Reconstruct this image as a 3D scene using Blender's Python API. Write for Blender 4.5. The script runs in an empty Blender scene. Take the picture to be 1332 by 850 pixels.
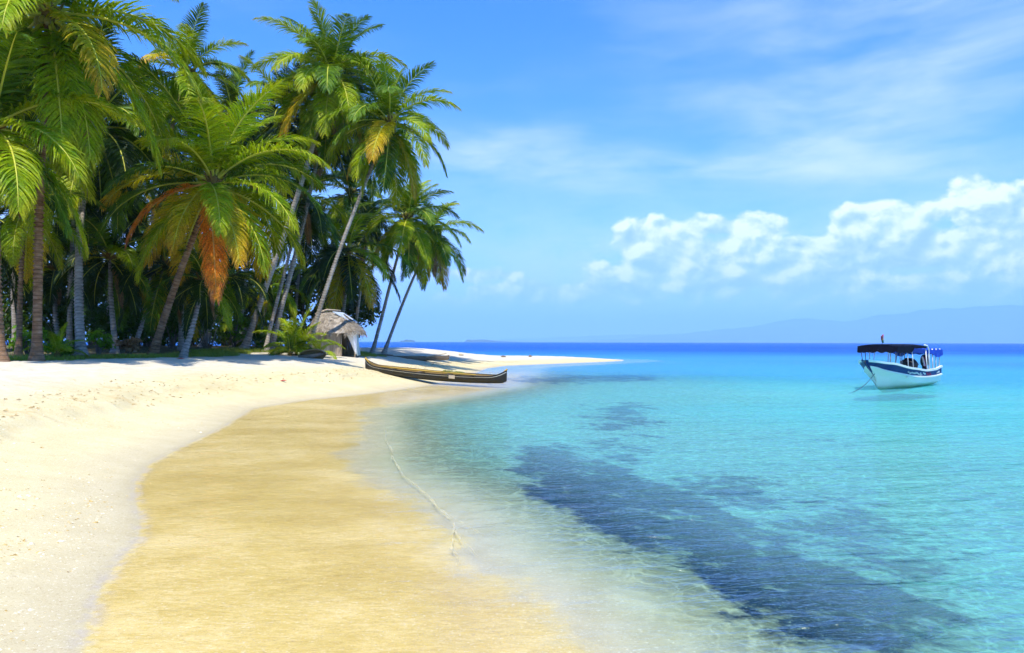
import bpy, math, random
import numpy as np
from mathutils import Vector, Matrix

R = math.radians
S = bpy.context.scene
COL = S.collection
CAMZ = 2.1
random.seed(7)

# ------------------------------------------------------------------ helpers
def W(px, py, Y):
    """world point seen at photo pixel (px,py) at depth Y (used to take measurements from the photo)"""
    return Vector((Y*(px-666)/1000.0, Y, CAMZ + Y*(445.0+(px-666)*0.0026-py)/1000.0))

def tag(o, label=None, cat=None, group=None, kind=None):
    if label: o['label'] = label
    if cat: o['category'] = cat
    if group: o['group'] = group
    if kind: o['kind'] = kind
    return o

def empty(name, loc, rz=0.0):
    o = bpy.data.objects.new(name, None); COL.objects.link(o)
    o.location = loc; o.rotation_euler = (0, 0, rz); o.empty_display_size = 0.3
    return o

class MB:
    def __init__(s): s.v = []; s.f = []; s.mi = []; s.t = []
    def add(s, vs, fs, mi=0, t=0.0):
        b = len(s.v); s.v += [tuple(p) for p in vs]
        s.f += [tuple(i+b for i in f) for f in fs]; s.mi += [mi]*len(fs)
        s.t += ([t]*len(vs) if not isinstance(t, (list, tuple)) else list(t))
    def box(s, c, d, rot=None, mi=0):
        x, y, z = d[0]/2, d[1]/2, d[2]/2
        vs = [Vector(p) for p in ((-x,-y,-z),(x,-y,-z),(x,y,-z),(-x,y,-z),(-x,-y,z),(x,-y,z),(x,y,z),(-x,y,z))]
        if rot is not None: vs = [rot @ p for p in vs]
        s.add([p+Vector(c) for p in vs], [(0,3,2,1),(4,5,6,7),(0,1,5,4),(1,2,6,5),(2,3,7,6),(3,0,4,7)], mi)
    def tube(s, pts, rad, n=8, mi=0, cap=True, t=None, squash=1.0):
        pts = [Vector(p) for p in pts]
        if not isinstance(rad, (list, tuple)): rad = [rad]*len(pts)
        vs = []; ts = []
        ref = None
        for i, p in enumerate(pts):
            d = (pts[min(i+1, len(pts)-1)]-pts[max(i-1, 0)])
            d = d.normalized() if d.length > 1e-9 else Vector((0,0,1))
            if ref is None:
                ref = Vector((0,1,0)) if abs(d.y) < .8 else Vector((1,0,0))
            a = d.cross(ref)
            if a.length < 1e-6: a = d.cross(Vector((1,0,0.1)))
            a.normalize(); b = a.cross(d).normalized(); ref = b
            for k in range(n):
                an = 2*math.pi*k/n
                vs.append(p + (a*math.cos(an)+b*math.sin(an)*squash)*rad[i])
                ts.append(t[i] if t else 0.0)
        fs = []
        for i in range(len(pts)-1):
            for k in range(n):
                k2 = (k+1) % n
                fs.append((i*n+k, i*n+k2, (i+1)*n+k2, (i+1)*n+k))
        if cap:
            fs.append(tuple(range(n))[::-1]); fs.append(tuple((len(pts)-1)*n+k for k in range(n)))
        s.add(vs, fs, mi, ts)
    def blob(s, c, r, seed=0, nu=9, nv=6, rough=.15, mi=0):
        rg = random.Random(seed)
        c = Vector(c); vs = [c+Vector((0,0,-r[2]))]
        for j in range(1, nv):
            th = math.pi*j/nv
            for i in range(nu):
                ph = 2*math.pi*i/nu; q = 1+rg.uniform(-rough, rough)
                vs.append(c+Vector((r[0]*math.sin(th)*math.cos(ph)*q, r[1]*math.sin(th)*math.sin(ph)*q, -r[2]*math.cos(th)*q)))
        vs.append(c+Vector((0,0,r[2])))
        fs = [(0, 1+(i+1) % nu, 1+i) for i in range(nu)]
        for j in range(nv-2):
            for i in range(nu):
                a = 1+j*nu+i; b = 1+j*nu+(i+1) % nu
                fs.append((a, b, b+nu, a+nu))
        l = len(vs)-1; o = 1+(nv-2)*nu
        fs += [(l, o+i, o+(i+1) % nu) for i in range(nu)]
        s.add(vs, fs, mi)
    def build(s, name, mats, parent=None, smooth=False, attr=False):
        me = bpy.data.meshes.new(name); me.from_pydata(s.v, [], s.f); me.update()
        if not isinstance(mats, (list, tuple)): mats = [mats]
        for m in mats: me.materials.append(m)
        me.polygons.foreach_set('material_index', s.mi)
        if smooth: me.polygons.foreach_set('use_smooth', [True]*len(s.f))
        if attr:
            a = me.attributes.new('t', 'FLOAT', 'POINT'); a.data.foreach_set('value', s.t)
        o = bpy.data.objects.new(name, me); COL.objects.link(o)
        if parent: o.parent = parent
        return o

class NT:
    def __init__(s, tree): s.t = tree; s.n = tree.nodes; s.l = tree.links
    def put(s, node, i, v):
        if v is None: return
        if isinstance(v, bpy.types.NodeSocket): s.l.new(v, node.inputs[i])
        else: node.inputs[i].default_value = v
    def m(s, op, a, b=None, c=None, clamp=False):
        n = s.n.new('ShaderNodeMath'); n.operation = op; n.use_clamp = clamp
        for i, v in enumerate((a, b, c)): s.put(n, i, v)
        return n.outputs[0]
    def vm(s, op, a, b=None):
        n = s.n.new('ShaderNodeVectorMath'); n.operation = op
        s.put(n, 0, a); s.put(n, 1, b)
        return n.outputs['Value'] if op in ('LENGTH', 'DOT_PRODUCT', 'DISTANCE') else n.outputs[0]
    def xyz(s, x, y, z):
        n = s.n.new('ShaderNodeCombineXYZ')
        for i, v in enumerate((x, y, z)): s.put(n, i, v)
        return n.outputs[0]
    def sep(s, v):
        n = s.n.new('ShaderNodeSeparateXYZ'); s.l.new(v, n.inputs[0]); return n.outputs
    def noise(s, v, scale, detail=4, rough=.55, dist=0.0, col=False):
        n = s.n.new('ShaderNodeTexNoise'); s.put(n, 'Vector', v)
        n.inputs['Scale'].default_value = scale; n.inputs['Detail'].default_value = detail
        n.inputs['Roughness'].default_value = rough; n.inputs['Distortion'].default_value = dist
        return n.outputs[1 if col else 0]
    def voro(s, v, scale, feature='F1', out=0):
        n = s.n.new('ShaderNodeTexVoronoi'); n.feature = feature; s.put(n, 'Vector', v); n.inputs['Scale'].default_value = scale
        return n.outputs[out]
    def ramp(s, f, stops):
        n = s.n.new('ShaderNodeValToRGB'); s.put(n, 0, f); e = n.color_ramp.elements
        while len(e) < len(stops): e.new(.5)
        for el, (p, c) in zip(e, stops):
            el.position = p; el.color = (*c, 1) if len(c) == 3 else c
        return n.outputs[0]
    def mr(s, v, a, b, c=0.0, d=1.0, smooth=True):
        n = s.n.new('ShaderNodeMapRange'); n.interpolation_type = 'SMOOTHSTEP' if smooth else 'LINEAR'
        s.put(n, 0, v)
        for i, q in enumerate((a, b, c, d)): n.inputs[1+i].default_value = q
        return n.outputs[0]
    def mix(s, f, a, b, mode='MIX'):
        n = s.n.new('ShaderNodeMix'); n.data_type = 'RGBA'; n.blend_type = mode
        s.put(n, 0, f)
        for i, v in ((6, a), (7, b)):
            if isinstance(v, tuple) and len(v) == 3: v = (*v, 1)
            s.put(n, i, v)
        return n.outputs[2]
    def mixs(s, f, a, b):
        n = s.n.new('ShaderNodeMixShader'); s.put(n, 0, f); s.l.new(a, n.inputs[1]); s.l.new(b, n.inputs[2]); return n.outputs[0]
    def attr(s, name):
        n = s.n.new('ShaderNodeAttribute'); n.attribute_name = name; return n.outputs['Fac']
    def bump(s, h, dist=.02, strength=1.0, normal=None):
        n = s.n.new('ShaderNodeBump'); s.put(n, 'Height', h); n.inputs['Distance'].default_value = dist
        n.inputs['Strength'].default_value = strength; s.put(n, 'Normal', normal)
        return n.outputs[0]
    def pos(s): return s.n.new('ShaderNodeNewGeometry').outputs['Position']
    def obj(s): return s.n.new('ShaderNodeTexCoord').outputs['Object']
    def rnd(s): return s.n.new('ShaderNodeObjectInfo').outputs['Random']

def material(name):
    m = bpy.data.materials.new(name); m.use_nodes = True; t = m.node_tree
    for n in list(t.nodes): t.nodes.remove(n)
    out = t.nodes.new('ShaderNodeOutputMaterial')
    return m, NT(t), out

def pbr(name, color, rough=.7, spec=.3, bump=None, colfn=None, metallic=0.0, coat=0.0):
    m, N, out = material(name)
    p = N.n.new('ShaderNodeBsdfPrincipled')
    p.inputs['Roughness'].default_value = rough; p.inputs['Specular IOR Level'].default_value = spec
    p.inputs['Metallic'].default_value = metallic; p.inputs['Coat Weight'].default_value = coat
    if colfn: N.l.new(colfn(N), p.inputs['Base Color'])
    else:
        c = N.noise(N.obj(), 3.0, 5, .6)
        lo = tuple(x*.72 for x in color); hi = tuple(min(1, x*1.18) for x in color)
        N.l.new(N.mix(c, lo, hi), p.inputs['Base Color'])
    if bump: N.l.new(N.bump(N.noise(N.obj(), bump[0], 5, .6), bump[1]), p.inputs['Normal'])
    N.l.new(p.outputs[0], out.inputs[0])
    return m

# ------------------------------------------------------------------ shoreline, land height
shore_px = [(118,850),(122,810),(140,760),(165,722),(187,700),(190,675),(180,650),(181,628),(196,605),(250,577),(300,552),(330,532),(400,521),
            (470,514),(520,507.5),(560,501.5),(600,492),(617,486),(634,479.5),(660,476),(700,474.5),(775,471.5),(808,470.0)]
front = []
for px, py in shore_px:
    Y = CAMZ*1000/(py-445-(px-666)*.0026); front.append((Y*(px-666)/1000, Y))
land = [(-40,-400),(-9,-60),(-4.3,-12),(-3.3,-2),(-3.0,3)] + front + \
       [(13.2,91.5),(12,96),(6,100),(-3,103),(-14,103),(-24,101),(-34,103),(-60,112),(-110,118),(-260,100),(-420,0),(-420,-400)]
land = np.array(land, float)

def poly_sd(x, y, P):
    """signed distance to polygon, positive inside"""
    x = np.asarray(x, float); y = np.asarray(y, float)
    d = np.full(x.shape, 1e18); inside = np.zeros(x.shape, bool)
    n = len(P)
    for i in range(n):
        ax, ay = P[i]; bx, by = P[(i+1) % n]
        ex, ey = bx-ax, by-ay; wx, wy = x-ax, y-ay
        t = np.clip((wx*ex+wy*ey)/(ex*ex+ey*ey+1e-12), 0, 1)
        d = np.minimum(d, (wx-ex*t)**2+(wy-ey*t)**2)
        c = ((ay <= y) & (by > y)) | ((by <= y) & (ay > y))
        xi = ax+(y-ay)*(bx-ax)/((by-ay) if abs(by-ay) > 1e-12 else 1e-12)
        inside ^= (c & (x < xi))
    return np.where(inside, 1, -1)*np.sqrt(d)

def sstep(a, b, v):
    t = np.clip((v-a)/(b-a), 0, 1); return t*t*(3-2*t)

def vnoise(x, y, seed=0):
    rs = np.random.RandomState(seed); T = rs.rand(64, 64)
    xi = np.floor(x).astype(int); yi = np.floor(y).astype(int)
    fx = x-xi; fy = y-yi; fx = fx*fx*(3-2*fx); fy = fy*fy*(3-2*fy)
    g = lambda a, b: T[a % 64, b % 64]
    return (g(xi, yi)*(1-fx)+g(xi+1, yi)*fx)*(1-fy)+(g(xi, yi+1)*(1-fx)+g(xi+1, yi+1)*fx)*fy
def fbm(x, y, s, seed=0, o=4):
    r = 0; a = .5; 
    for k in range(o):
        r = r+a*vnoise(x*s+k*17.3, y*s+k*9.1, seed+k); a *= .5; s *= 2.03
    return r/(1-.5**o)-.5

# line where the vegetation begins (world x,y)
grove = np.array([(-420,-30),(-60,4),(-26,22),(-18.2,27.2),(-17.5,32),(-15.5,36),(-15.2,41),(-16.0,47),(-14.6,51),(-10.5,53.5),(-9.6,57),(-12,62),(-16,70),
                  (-20,90),(-60,100),(-260,90),(-420,0)], float)

def ground(x, y, want=False):
    x = np.atleast_1d(np.asarray(x, float)); y = np.atleast_1d(np.asarray(y, float))
    sd = poly_sd(x, y, land); sd = sd+fbm(x, y, .8, 3)*.18*sstep(0, 1, np.abs(sd)+.3)
    top = 1.45-.92*sstep(-12.5, -1, x)*sstep(34, 62, y)
    s = np.maximum(sd, 0)
    z = top*(1-np.exp(-(s/6.0)**1.25))
    wl = sstep(-4, -8, x)*sstep(45, 32, y)                      # the low scarp of the left beach
    z += wl*.16*sstep(2.6, 3.1, s+fbm(x, y, .9, 11)*1.0)*sstep(16, 5, s)
    g = poly_sd(x, y, grove)
    z += .3*sstep(-1, 5, g)*sstep(38, 50, y)*sstep(75, 60, y)
    z += fbm(x, y, .35, 21)*.10*sstep(1, 6, s)+fbm(x, y, 1.7, 25)*.06*sstep(1.5, 5, s)
    z += fbm(x, y, 4.5, 31, 3)*.030*sstep(2, 4, s)
    o = np.maximum(-sd, 0)
    bed = -(.065*sstep(0, 3.2, o)+.26*sstep(3.2, 9, o)+.35*sstep(9, 30, o)+.5*sstep(30, 70, o)+9*sstep(90, 400, o)+30*sstep(400, 3000, o))
    bed = bed+fbm(x, y, .5, 41)*.05*sstep(4, 9, o)
    z = np.where(sd > 0, z+.002, bed)
    return (z, sd, g) if want else z
def gz(x, y): return float(ground(x, y)[0])

# ------------------------------------------------------------------ materials
def sand_mat():
    m, N, out = material('sand')
    P = N.pos(); sd = N.attr('sd'); gr = N.attr('grove'); sg = N.attr('seagrass')
    big = N.noise(P, .35, 4, .6); mid = N.noise(P, 2.2, 5, .65); fine = N.noise(P, 60, 4, .7); grain = N.noise(P, 260, 2, .7)
    dry = N.ramp(N.m('ADD', N.m('MULTIPLY', big, .6), N.m('MULTIPLY', mid, .4)),
                 [(.32, (.56,.46,.235)), (.5, (.63,.53,.285)), (.68, (.67,.58,.345))])
    top = N.ramp(mid, [(.3, (.52,.455,.32)), (.6, (.63,.57,.44))])
    dry = N.mix(N.mr(sd, 3.0, 7.0), dry, top)
    # yellow crumbly patches of the scarp
    scarp = N.m('MULTIPLY', N.m('MULTIPLY', N.mr(sd, 2.2, 2.9), N.mr(sd, 5.0, 3.2)), N.mr(N.noise(P, 1.3, 6, .7), .5, .66))
    dry = N.mix(N.m('MULTIPLY', scarp, .55), dry, (.56,.38,.15))
    # damp foot of the beach, then the golden submerged sand, then pale sand farther out
    sdw = N.m('ADD', sd, N.m('MULTIPLY', N.m('SUBTRACT', N.noise(P, .7, 5, .6), .5), 1.0))
    damp = N.ramp(mid, [(.3, (.50,.415,.235)), (.7, (.55,.465,.28))])
    c = N.mix(N.mr(sdw, .2, 1.5), damp, dry)
    strk = N.m('ADD', N.m('MULTIPLY', N.noise(N.vm('MULTIPLY', P, (1.3, 4.5, 1.0)), 5.0, 8, .78, .9), .50), N.m('MULTIPLY', N.noise(P, .45, 4, .6), .50))
    gold = N.ramp(strk, [(.38, (.43,.305,.08)), (.5, (.565,.425,.135)), (.60, (.69,.55,.25))])
    c = N.mix(N.mr(sd, -.02, .05), gold, c)
    pale = N.ramp(mid, [(.3, (.42,.355,.20)), (.7, (.52,.45,.29))])
    we = N.m('MULTIPLY', N.m('MULTIPLY', N.mr(sd, -.14, -.02), N.mr(sd, .16, .03)), N.mr(N.noise(P, 4.0, 5, .7), .42, .6))
    c = N.mix(N.m('MULTIPLY', we, .6), c, (.45,.385,.32))  # foam and wet sheen at the waterline put into the sand colour
    sdn = N.m('ADD', sd, N.m('MULTIPLY', N.m('SUBTRACT', N.noise(P, 1.1, 7, .7), .5), 2.4))
    c = N.mix(N.mr(sdn, -3.0, -3.45), c, pale)
    c = N.mix(N.mr(sd, -4.5, -8.0), c, N.ramp(mid, [(.3, (.62,.60,.50)), (.7, (.74,.72,.62))]))
    # seagrass bed, blue of reflected sky put into its colour, and algae speckle
    sn = N.m('ADD', N.m('MULTIPLY', N.noise(P, .9, 6, .7), .62), N.m('MULTIPLY', N.noise(P, 3.2, 5, .7), .38))
    weed = N.m('MULTIPLY', N.mr(N.m('ADD', sg, N.m('MULTIPLY', N.m('SUBTRACT', sn, .5), 4.6)), .22, .74), 1.0)
    wc = N.ramp(N.noise(P, 9, 5, .7), [(.35, (.003,.013,.06)), (.58, (.008,.028,.07)), (.70, (.15,.14,.06))])
    c = N.mix(weed, c, wc)
    # leaf litter and thin turf under the palms
    lit = N.ramp(N.noise(P, 3.5, 6, .7), [(.3, (.035,.028,.014)), (.5, (.09,.075,.03)), (.7, (.10,.14,.03))])
    gn = N.m('ADD', gr, N.m('MULTIPLY', N.m('SUBTRACT', N.noise(P, 1.2, 5, .7), .5), 2.0))
    c = N.mix(N.mr(gn, -.3, .9), c, lit)
    # grit
    c = N.mix(N.mr(N.noise(P, 24, 4, .75), .56, .70), c, N.mix(.6, c, (.36,.25,.11)))
    c = N.mix(N.mr(N.noise(P, 33, 3, .7), .58, .68), c, N.mix(.5, c, (.82,.76,.60)))
    c = N.mix(N.mr(fine, .57, .68), c, N.mix(.75, c, (.30,.21,.09)))
    p = N.n.new('ShaderNodeBsdfPrincipled'); N.l.new(c, p.inputs['Base Color'])
    N.l.new(N.mr(sd, .0, .5, .35, .95), p.inputs['Roughness']); p.inputs['Specular IOR Level'].default_value = .25
    foot = N.voro(P, 1.6, 'SMOOTH_F1')
    h = N.m('ADD', N.m('ADD', N.m('MULTIPLY', mid, .5), N.m('MULTIPLY', fine, .10)), N.m('ADD', N.m('MULTIPLY', grain, .02), N.m('MULTIPLY', N.mr(foot, .0, .35), N.mr(sd, 3.0, 5.0, 0, .35))))
    N.l.new(N.bump(h, .07, .5), p.inputs['Normal'])
    N.l.new(p.outputs[0], out.inputs[0])
    return m

def water_mat():
    m, N, out = material('water')
    P = N.pos(); D = N.attr('depth'); deep = N.attr('deep')
    # ripples
    rot = N.n.new('ShaderNodeVectorRotate'); rot.rotation_type = 'Z_AXIS'; N.l.new(P, rot.inputs[0]); rot.inputs['Angle'].default_value = R(-12)
    Q = rot.outputs[0]
    w1 = N.noise(N.vm('MULTIPLY', Q, (.55, 1.5, 1)), 1.3, 3, .5, .4)
    w2 = N.noise(N.vm('MULTIPLY', Q, (.6, 1.5, 1)), 5.0, 3, .55, .6)
    w3 = N.noise(N.vm('MULTIPLY', Q, (.25, .9, 1)), .35, 3, .6, .2)
    amp = N.mr(D, 0.0, .6, .09, 1.0)
    h = N.m('ADD', N.m('ADD', N.m('MULTIPLY', w1, 1.0), N.m('MULTIPLY', w2, .30)), N.m('MULTIPLY', w3, 2.0))
    h = N.m('MULTIPLY', h, amp)
    nrm = N.bump(h, .34, 1.0)
    # the body of the water: a coloured filter whose strength grows with depth, and scattering in deep water
    SC_ = .40
    def ex(k): return N.m('POWER', 2.71828, N.m('MULTIPLY', D, -k))
    cc = N.n.new('ShaderNodeCombineColor')
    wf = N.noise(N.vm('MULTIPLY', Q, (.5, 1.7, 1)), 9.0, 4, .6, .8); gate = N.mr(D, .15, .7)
    rip = N.m('SUBTRACT', 1.0, N.m('MULTIPLY', gate, N.m('SUBTRACT', 1.0, N.mr(N.m('ADD', N.m('MULTIPLY', w2, .6), N.m('MULTIPLY', wf, .4)), .38, .62, .76, 1.0))))  # ripple light and shade put into the transparency tint
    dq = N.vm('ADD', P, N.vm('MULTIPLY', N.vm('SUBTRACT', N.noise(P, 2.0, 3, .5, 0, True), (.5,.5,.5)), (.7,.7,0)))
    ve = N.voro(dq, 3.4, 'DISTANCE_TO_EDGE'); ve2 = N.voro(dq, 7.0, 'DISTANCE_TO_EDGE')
    ca = N.m('ADD', N.mr(ve, .0, .09, 1.0, 0.0), N.m('MULTIPLY', N.mr(ve2, .0, .12, 1.0, 0.0), .5), None, True)  # caustic light network drawn into the same water tint
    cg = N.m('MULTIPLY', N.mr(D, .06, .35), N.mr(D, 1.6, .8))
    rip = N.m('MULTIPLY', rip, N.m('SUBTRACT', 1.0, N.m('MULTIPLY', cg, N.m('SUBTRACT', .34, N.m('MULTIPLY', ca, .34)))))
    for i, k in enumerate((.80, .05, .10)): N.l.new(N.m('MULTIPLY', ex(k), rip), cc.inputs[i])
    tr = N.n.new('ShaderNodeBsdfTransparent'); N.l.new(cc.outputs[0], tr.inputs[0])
    df = N.n.new('ShaderNodeBsdfDiffuse')
    patch = N.noise(N.vm('MULTIPLY', P, (.35, 1, 1)), .09, 4, .6)
    turq = N.mix(N.mr(patch, .35, .65), (.14,.60,.68), (.24,.70,.72)); turq = N.mix(N.mr(D, .35, 1.5), (.40,.76,.72), turq)
    band = N.noise(N.vm('MULTIPLY', P, (.012, .05, 1)), 1.0, 4, .6)
    blue = N.mix(N.mr(band, .35, .65), (.004,.065,.33), (.008,.11,.43))
    N.l.new(N.mix(N.mr(deep, .30, 1), N.mix(N.mr(deep, 0, .4), turq, (.08,.44,.84)), blue), df.inputs[0])
    N.l.new(nrm, df.inputs['Normal'])
    bf = N.m('MAXIMUM', N.m('SUBTRACT', 1.0, N.m('POWER', 2.71828, N.m('MULTIPLY', N.m('MAXIMUM', N.m('SUBTRACT', D, .35), 0.0), -.40))), N.mr(deep, .0, .8))
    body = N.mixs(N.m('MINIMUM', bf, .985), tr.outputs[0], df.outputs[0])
    gl = N.n.new('ShaderNodeBsdfGlossy'); gl.inputs['Roughness'].default_value = .06; N.l.new(nrm, gl.inputs['Normal'])
    fr = N.n.new('ShaderNodeFresnel'); fr.inputs['IOR'].default_value = 1.33; N.l.new(nrm, fr.inputs['Normal'])
    f = N.m('MINIMUM', N.m('MULTIPLY', fr.outputs[0], .62), .40)
    N.l.new(N.mixs(f, body, gl.outputs[0]), out.inputs[0])
    return m

def leaf_mat(name, cols, trans=.22, tipcol=None, tip=(.5, 1.0), rough=.5, spec=.22, var=.35):
    m, N, out = material(name)
    r = N.rnd(); t = N.attr('t'); P = N.pos()
    c = N.mix(r, cols[0], cols[1])
    n = N.noise(P, 1.3, 4, .65)
    c = N.mix(N.mr(n, .35, .7), c, N.mix(1.0, c, cols[2], 'MIX'))
    if tipcol: c = N.mix(N.mr(N.m('ADD', t, N.m('MULTIPLY', N.m('SUBTRACT', N.noise(P, 2.5, 3, .6), .5), .5)), tip[0], tip[1]), c, tipcol)
    hs = N.n.new('ShaderNodeHueSaturation'); N.l.new(c, hs.inputs['Color'])
    N.l.new(N.mr(N.noise(P, 14, 2, .7), .3, .7, 1-var, 1+var), hs.inputs['Value'])
    c = hs.outputs[0]
    p = N.n.new('ShaderNodeBsdfPrincipled'); N.l.new(c, p.inputs['Base Color'])
    p.inputs['Roughness'].default_value = rough; p.inputs['Specular IOR Level'].default_value = spec
    tl = N.n.new('ShaderNodeBsdfTranslucent'); N.l.new(N.mix(.5, c, (.25,.34,.005)), tl.inputs[0])
    if name.startswith('dead'): N.l.new(c, tl.inputs[0])
    N.l.new(N.mixs(trans, p.outputs[0], tl.outputs[0]), out.inputs[0])
    return m

def bark_mat(name, c1, c2, c3):
    m, N, out = material(name)
    P = N.obj(); t = N.attr('t')
    n = N.noise(N.vm('MULTIPLY', P, (1, 1, 3.0)), 2.4, 6, .7)
    ring = N.m('FRACT', N.m('MULTIPLY', t, 1.0))
    c = N.ramp(n, [(.3, c1), (.52, c2), (.72, c3)])
    c = N.mix(N.mr(ring, .0, .25, .55, 0.0), c, tuple(x*.35 for x in c1))
    big = N.noise(P, .5, 4, .6)
    c = N.mix(N.mr(big, .45, .7, 0, .6), c, c3)
    p = N.n.new('ShaderNodeBsdfPrincipled'); N.l.new(c, p.inputs['Base Color']); p.inputs['Roughness'].default_value = .9
    p.inputs['Specular IOR Level'].default_value = .15
    N.l.new(N.bump(N.noise(N.vm('MULTIPLY', P, (3, 3, 8)), 5, 5, .7), .03), p.inputs['Normal'])
    N.l.new(p.outputs[0], out.inputs[0])
    return m

M = {}
M['sand'] = sand_mat(); M['water'] = water_mat()
M['green'] = leaf_mat('leaf_green', ((.022,.070,.003), (.065,.145,.003), (.14,.25,.004)))
M['lime'] = leaf_mat('leaf_lime', ((.15,.28,.004), (.28,.42,.005), (.44,.50,.006)), tipcol=(.46,.40,.02), tip=(.55, 1.15), trans=.4)
M['yellow'] = leaf_mat('leaf_yellow', ((.42,.42,.003), (.58,.48,.004), (.66,.46,.01)), tipcol=(.60,.30,.02), tip=(.35, 1.0), trans=.4)
M['dark'] = leaf_mat('leaf_shaded', ((.006,.022,.004), (.013,.036,.004), (.022,.055,.005)), trans=.25)  # shade of the grove put into a darker leaf colour
M['orange'] = leaf_mat('dead_orange', ((.74,.19,.012), (.80,.24,.015), (.80,.36,.03)), tipcol=(.36,.13,.075), tip=(.6, 1.0), trans=.3, rough=.7)
M['brown'] = leaf_mat('dead_brown', ((.20,.11,.05), (.30,.17,.07), (.36,.24,.11)), trans=.2, rough=.8)
M['rib'] = pbr('leaf_rib', (.50,.50,.05), .5)
M['rib_dead'] = pbr('dead_rib', (.62,.30,.06), .6)
M['bark'] = bark_mat('bark_grey', (.17,.14,.11), (.34,.295,.24), (.52,.48,.42))
M['bark_red'] = bark_mat('bark_brown', (.11,.06,.03), (.27,.155,.08), (.42,.31,.21))
M['heart'] = pbr('crown_fibre', (.22,.15,.045), .9, .1, bump=(12, .05))
M['coconut'] = pbr('coconut', (.28,.26,.05), .45, .4)
M['bush'] = leaf_mat('bush_leaf_shaded', ((.012,.04,.006), (.025,.07,.008), (.05,.12,.01)), trans=.3)  # undergrowth shade put into this leaf colour
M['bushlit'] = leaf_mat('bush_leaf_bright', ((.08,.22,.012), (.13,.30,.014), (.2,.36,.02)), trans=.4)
M['grass'] = leaf_mat('grass_blade', ((.13,.22,.02), (.2,.28,.03), (.26,.30,.04)), trans=.3)

# ------------------------------------------------------------------ terrain and water
def axis(segs, grow_lo, grow_hi, lim, k=1.12):
    a = [segs[0][0]]
    for lo, hi, st in segs:
        n = max(1, round((hi-lo)/st)); a += [lo+(hi-lo)*(i+1)/n for i in range(n)]
    d = grow_hi; x = a[-1]; up = []
    while x < lim: d *= k; x += d; up.append(x)
    d = grow_lo; x = a[0]; dn = []
    while x > -lim: d *= k; x -= d; dn.append(x)
    return np.array(dn[::-1]+a+up)
LIM = 30000
XS = axis([(-45,-14,.4),(-14,-8,.15),(-8,0,.07),(0,8,.14),(8,40,.4)], .4, .4, LIM)
YS = axis([(-8,3,.2),(3,12,.07),(12,22,.12),(22,60,.28),(60,110,.45)], .3, .5, LIM)
XX, YY = np.meshgrid(XS, YS); nx, ny = len(XS), len(YS)

def grid_mesh(name, Z, attrs, mat):
    v = np.stack([XX.ravel(), YY.ravel(), Z.ravel()], 1)
    me = bpy.data.meshes.new(name)
    i = np.arange(nx-1)[None, :]+nx*np.arange(ny-1)[:, None]; i = i.ravel()
    f = np.stack([i, i+1, i+1+nx, i+nx], 1)
    me.vertices.add(len(v)); me.vertices.foreach_set('co', v.ravel())
    me.loops.add(f.size); me.loops.foreach_set('vertex_index', f.ravel())
    me.polygons.add(len(f)); me.polygons.foreach_set('loop_start', np.arange(len(f))*4)
    me.polygons.foreach_set('loop_total', np.full(len(f), 4)); me.update(); me.validate()
    me.polygons.foreach_set('use_smooth', np.ones(len(f), bool))
    for k, a in attrs.items():
        at = me.attributes.new(k, 'FLOAT', 'POINT'); at.data.foreach_set('value', a.ravel().astype(np.float32))
    me.materials.append(mat)
    o = bpy.data.objects.new(name, me); COL.objects.link(o)
    return o

Z, SD, GR = ground(XX.ravel(), YY.ravel(), True)
# seagrass patches measured on the photograph
def bedpt(px, py, z=-.42):
    Y = (CAMZ-z)*1000/(py-445-(px-666)*.0026); return (Y*(px-666)/1000, Y)
mainp = np.array([bedpt(*p) for p in [(655,612),(690,588),(770,594),(840,622),(915,655),(985,690),(1040,722),(1070,745),(1140,760),(1220,795),(1300,850),(1300,905),(1000,905),(955,850),(870,785),(785,738),(735,695),(680,660)]])
sidep = np.array([bedpt(*p) for p in [(850,625),(960,625),(1080,655),(1180,685),(1260,730),(1290,800),(1150,800),(1010,740),(930,690)]])
farp = np.array([bedpt(*p, -.6) for p in [(775,535),(830,528),(850,560),(815,590),(770,565)]])
far2 = np.array([bedpt(*p, -.6) for p in [(640,505),(740,494),(860,490),(850,500),(745,508),(650,515)]])
trail = np.array([bedpt(*p, -.5) for p in [(800,575),(850,590),(840,620),(740,610),(690,600),(740,585)]])
far3 = np.array([bedpt(*p, -.6) for p in [(960,570),(1080,560),(1150,590),(1040,600)]])
x_, y_ = XX.ravel(), YY.ravel()
wob = fbm(x_, y_, .8, 55)*1.5
def patchf(P, soft, k): return k*sstep(-soft, soft, poly_sd(x_, y_, P)+wob*soft)
SG = np.maximum.reduce([patchf(mainp, .45, 1.0), patchf(sidep, 1.6, .80), patchf(farp, 1.6, .95), patchf(far2, 2.0, .85), patchf(far3, 2.5, .6), patchf(trail, 1.2, .8)])
SG = np.clip(SG, 0, 1.0); SG = SG-.15-.8*(1-sstep(0, .18, SG))
terrain = grid_mesh('ground', Z, {'sd': SD, 'grove': GR, 'seagrass': SG}, M['sand'])
tag(terrain, 'pale sand beach running down under the shallow sea', None, None, 'structure')

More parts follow.
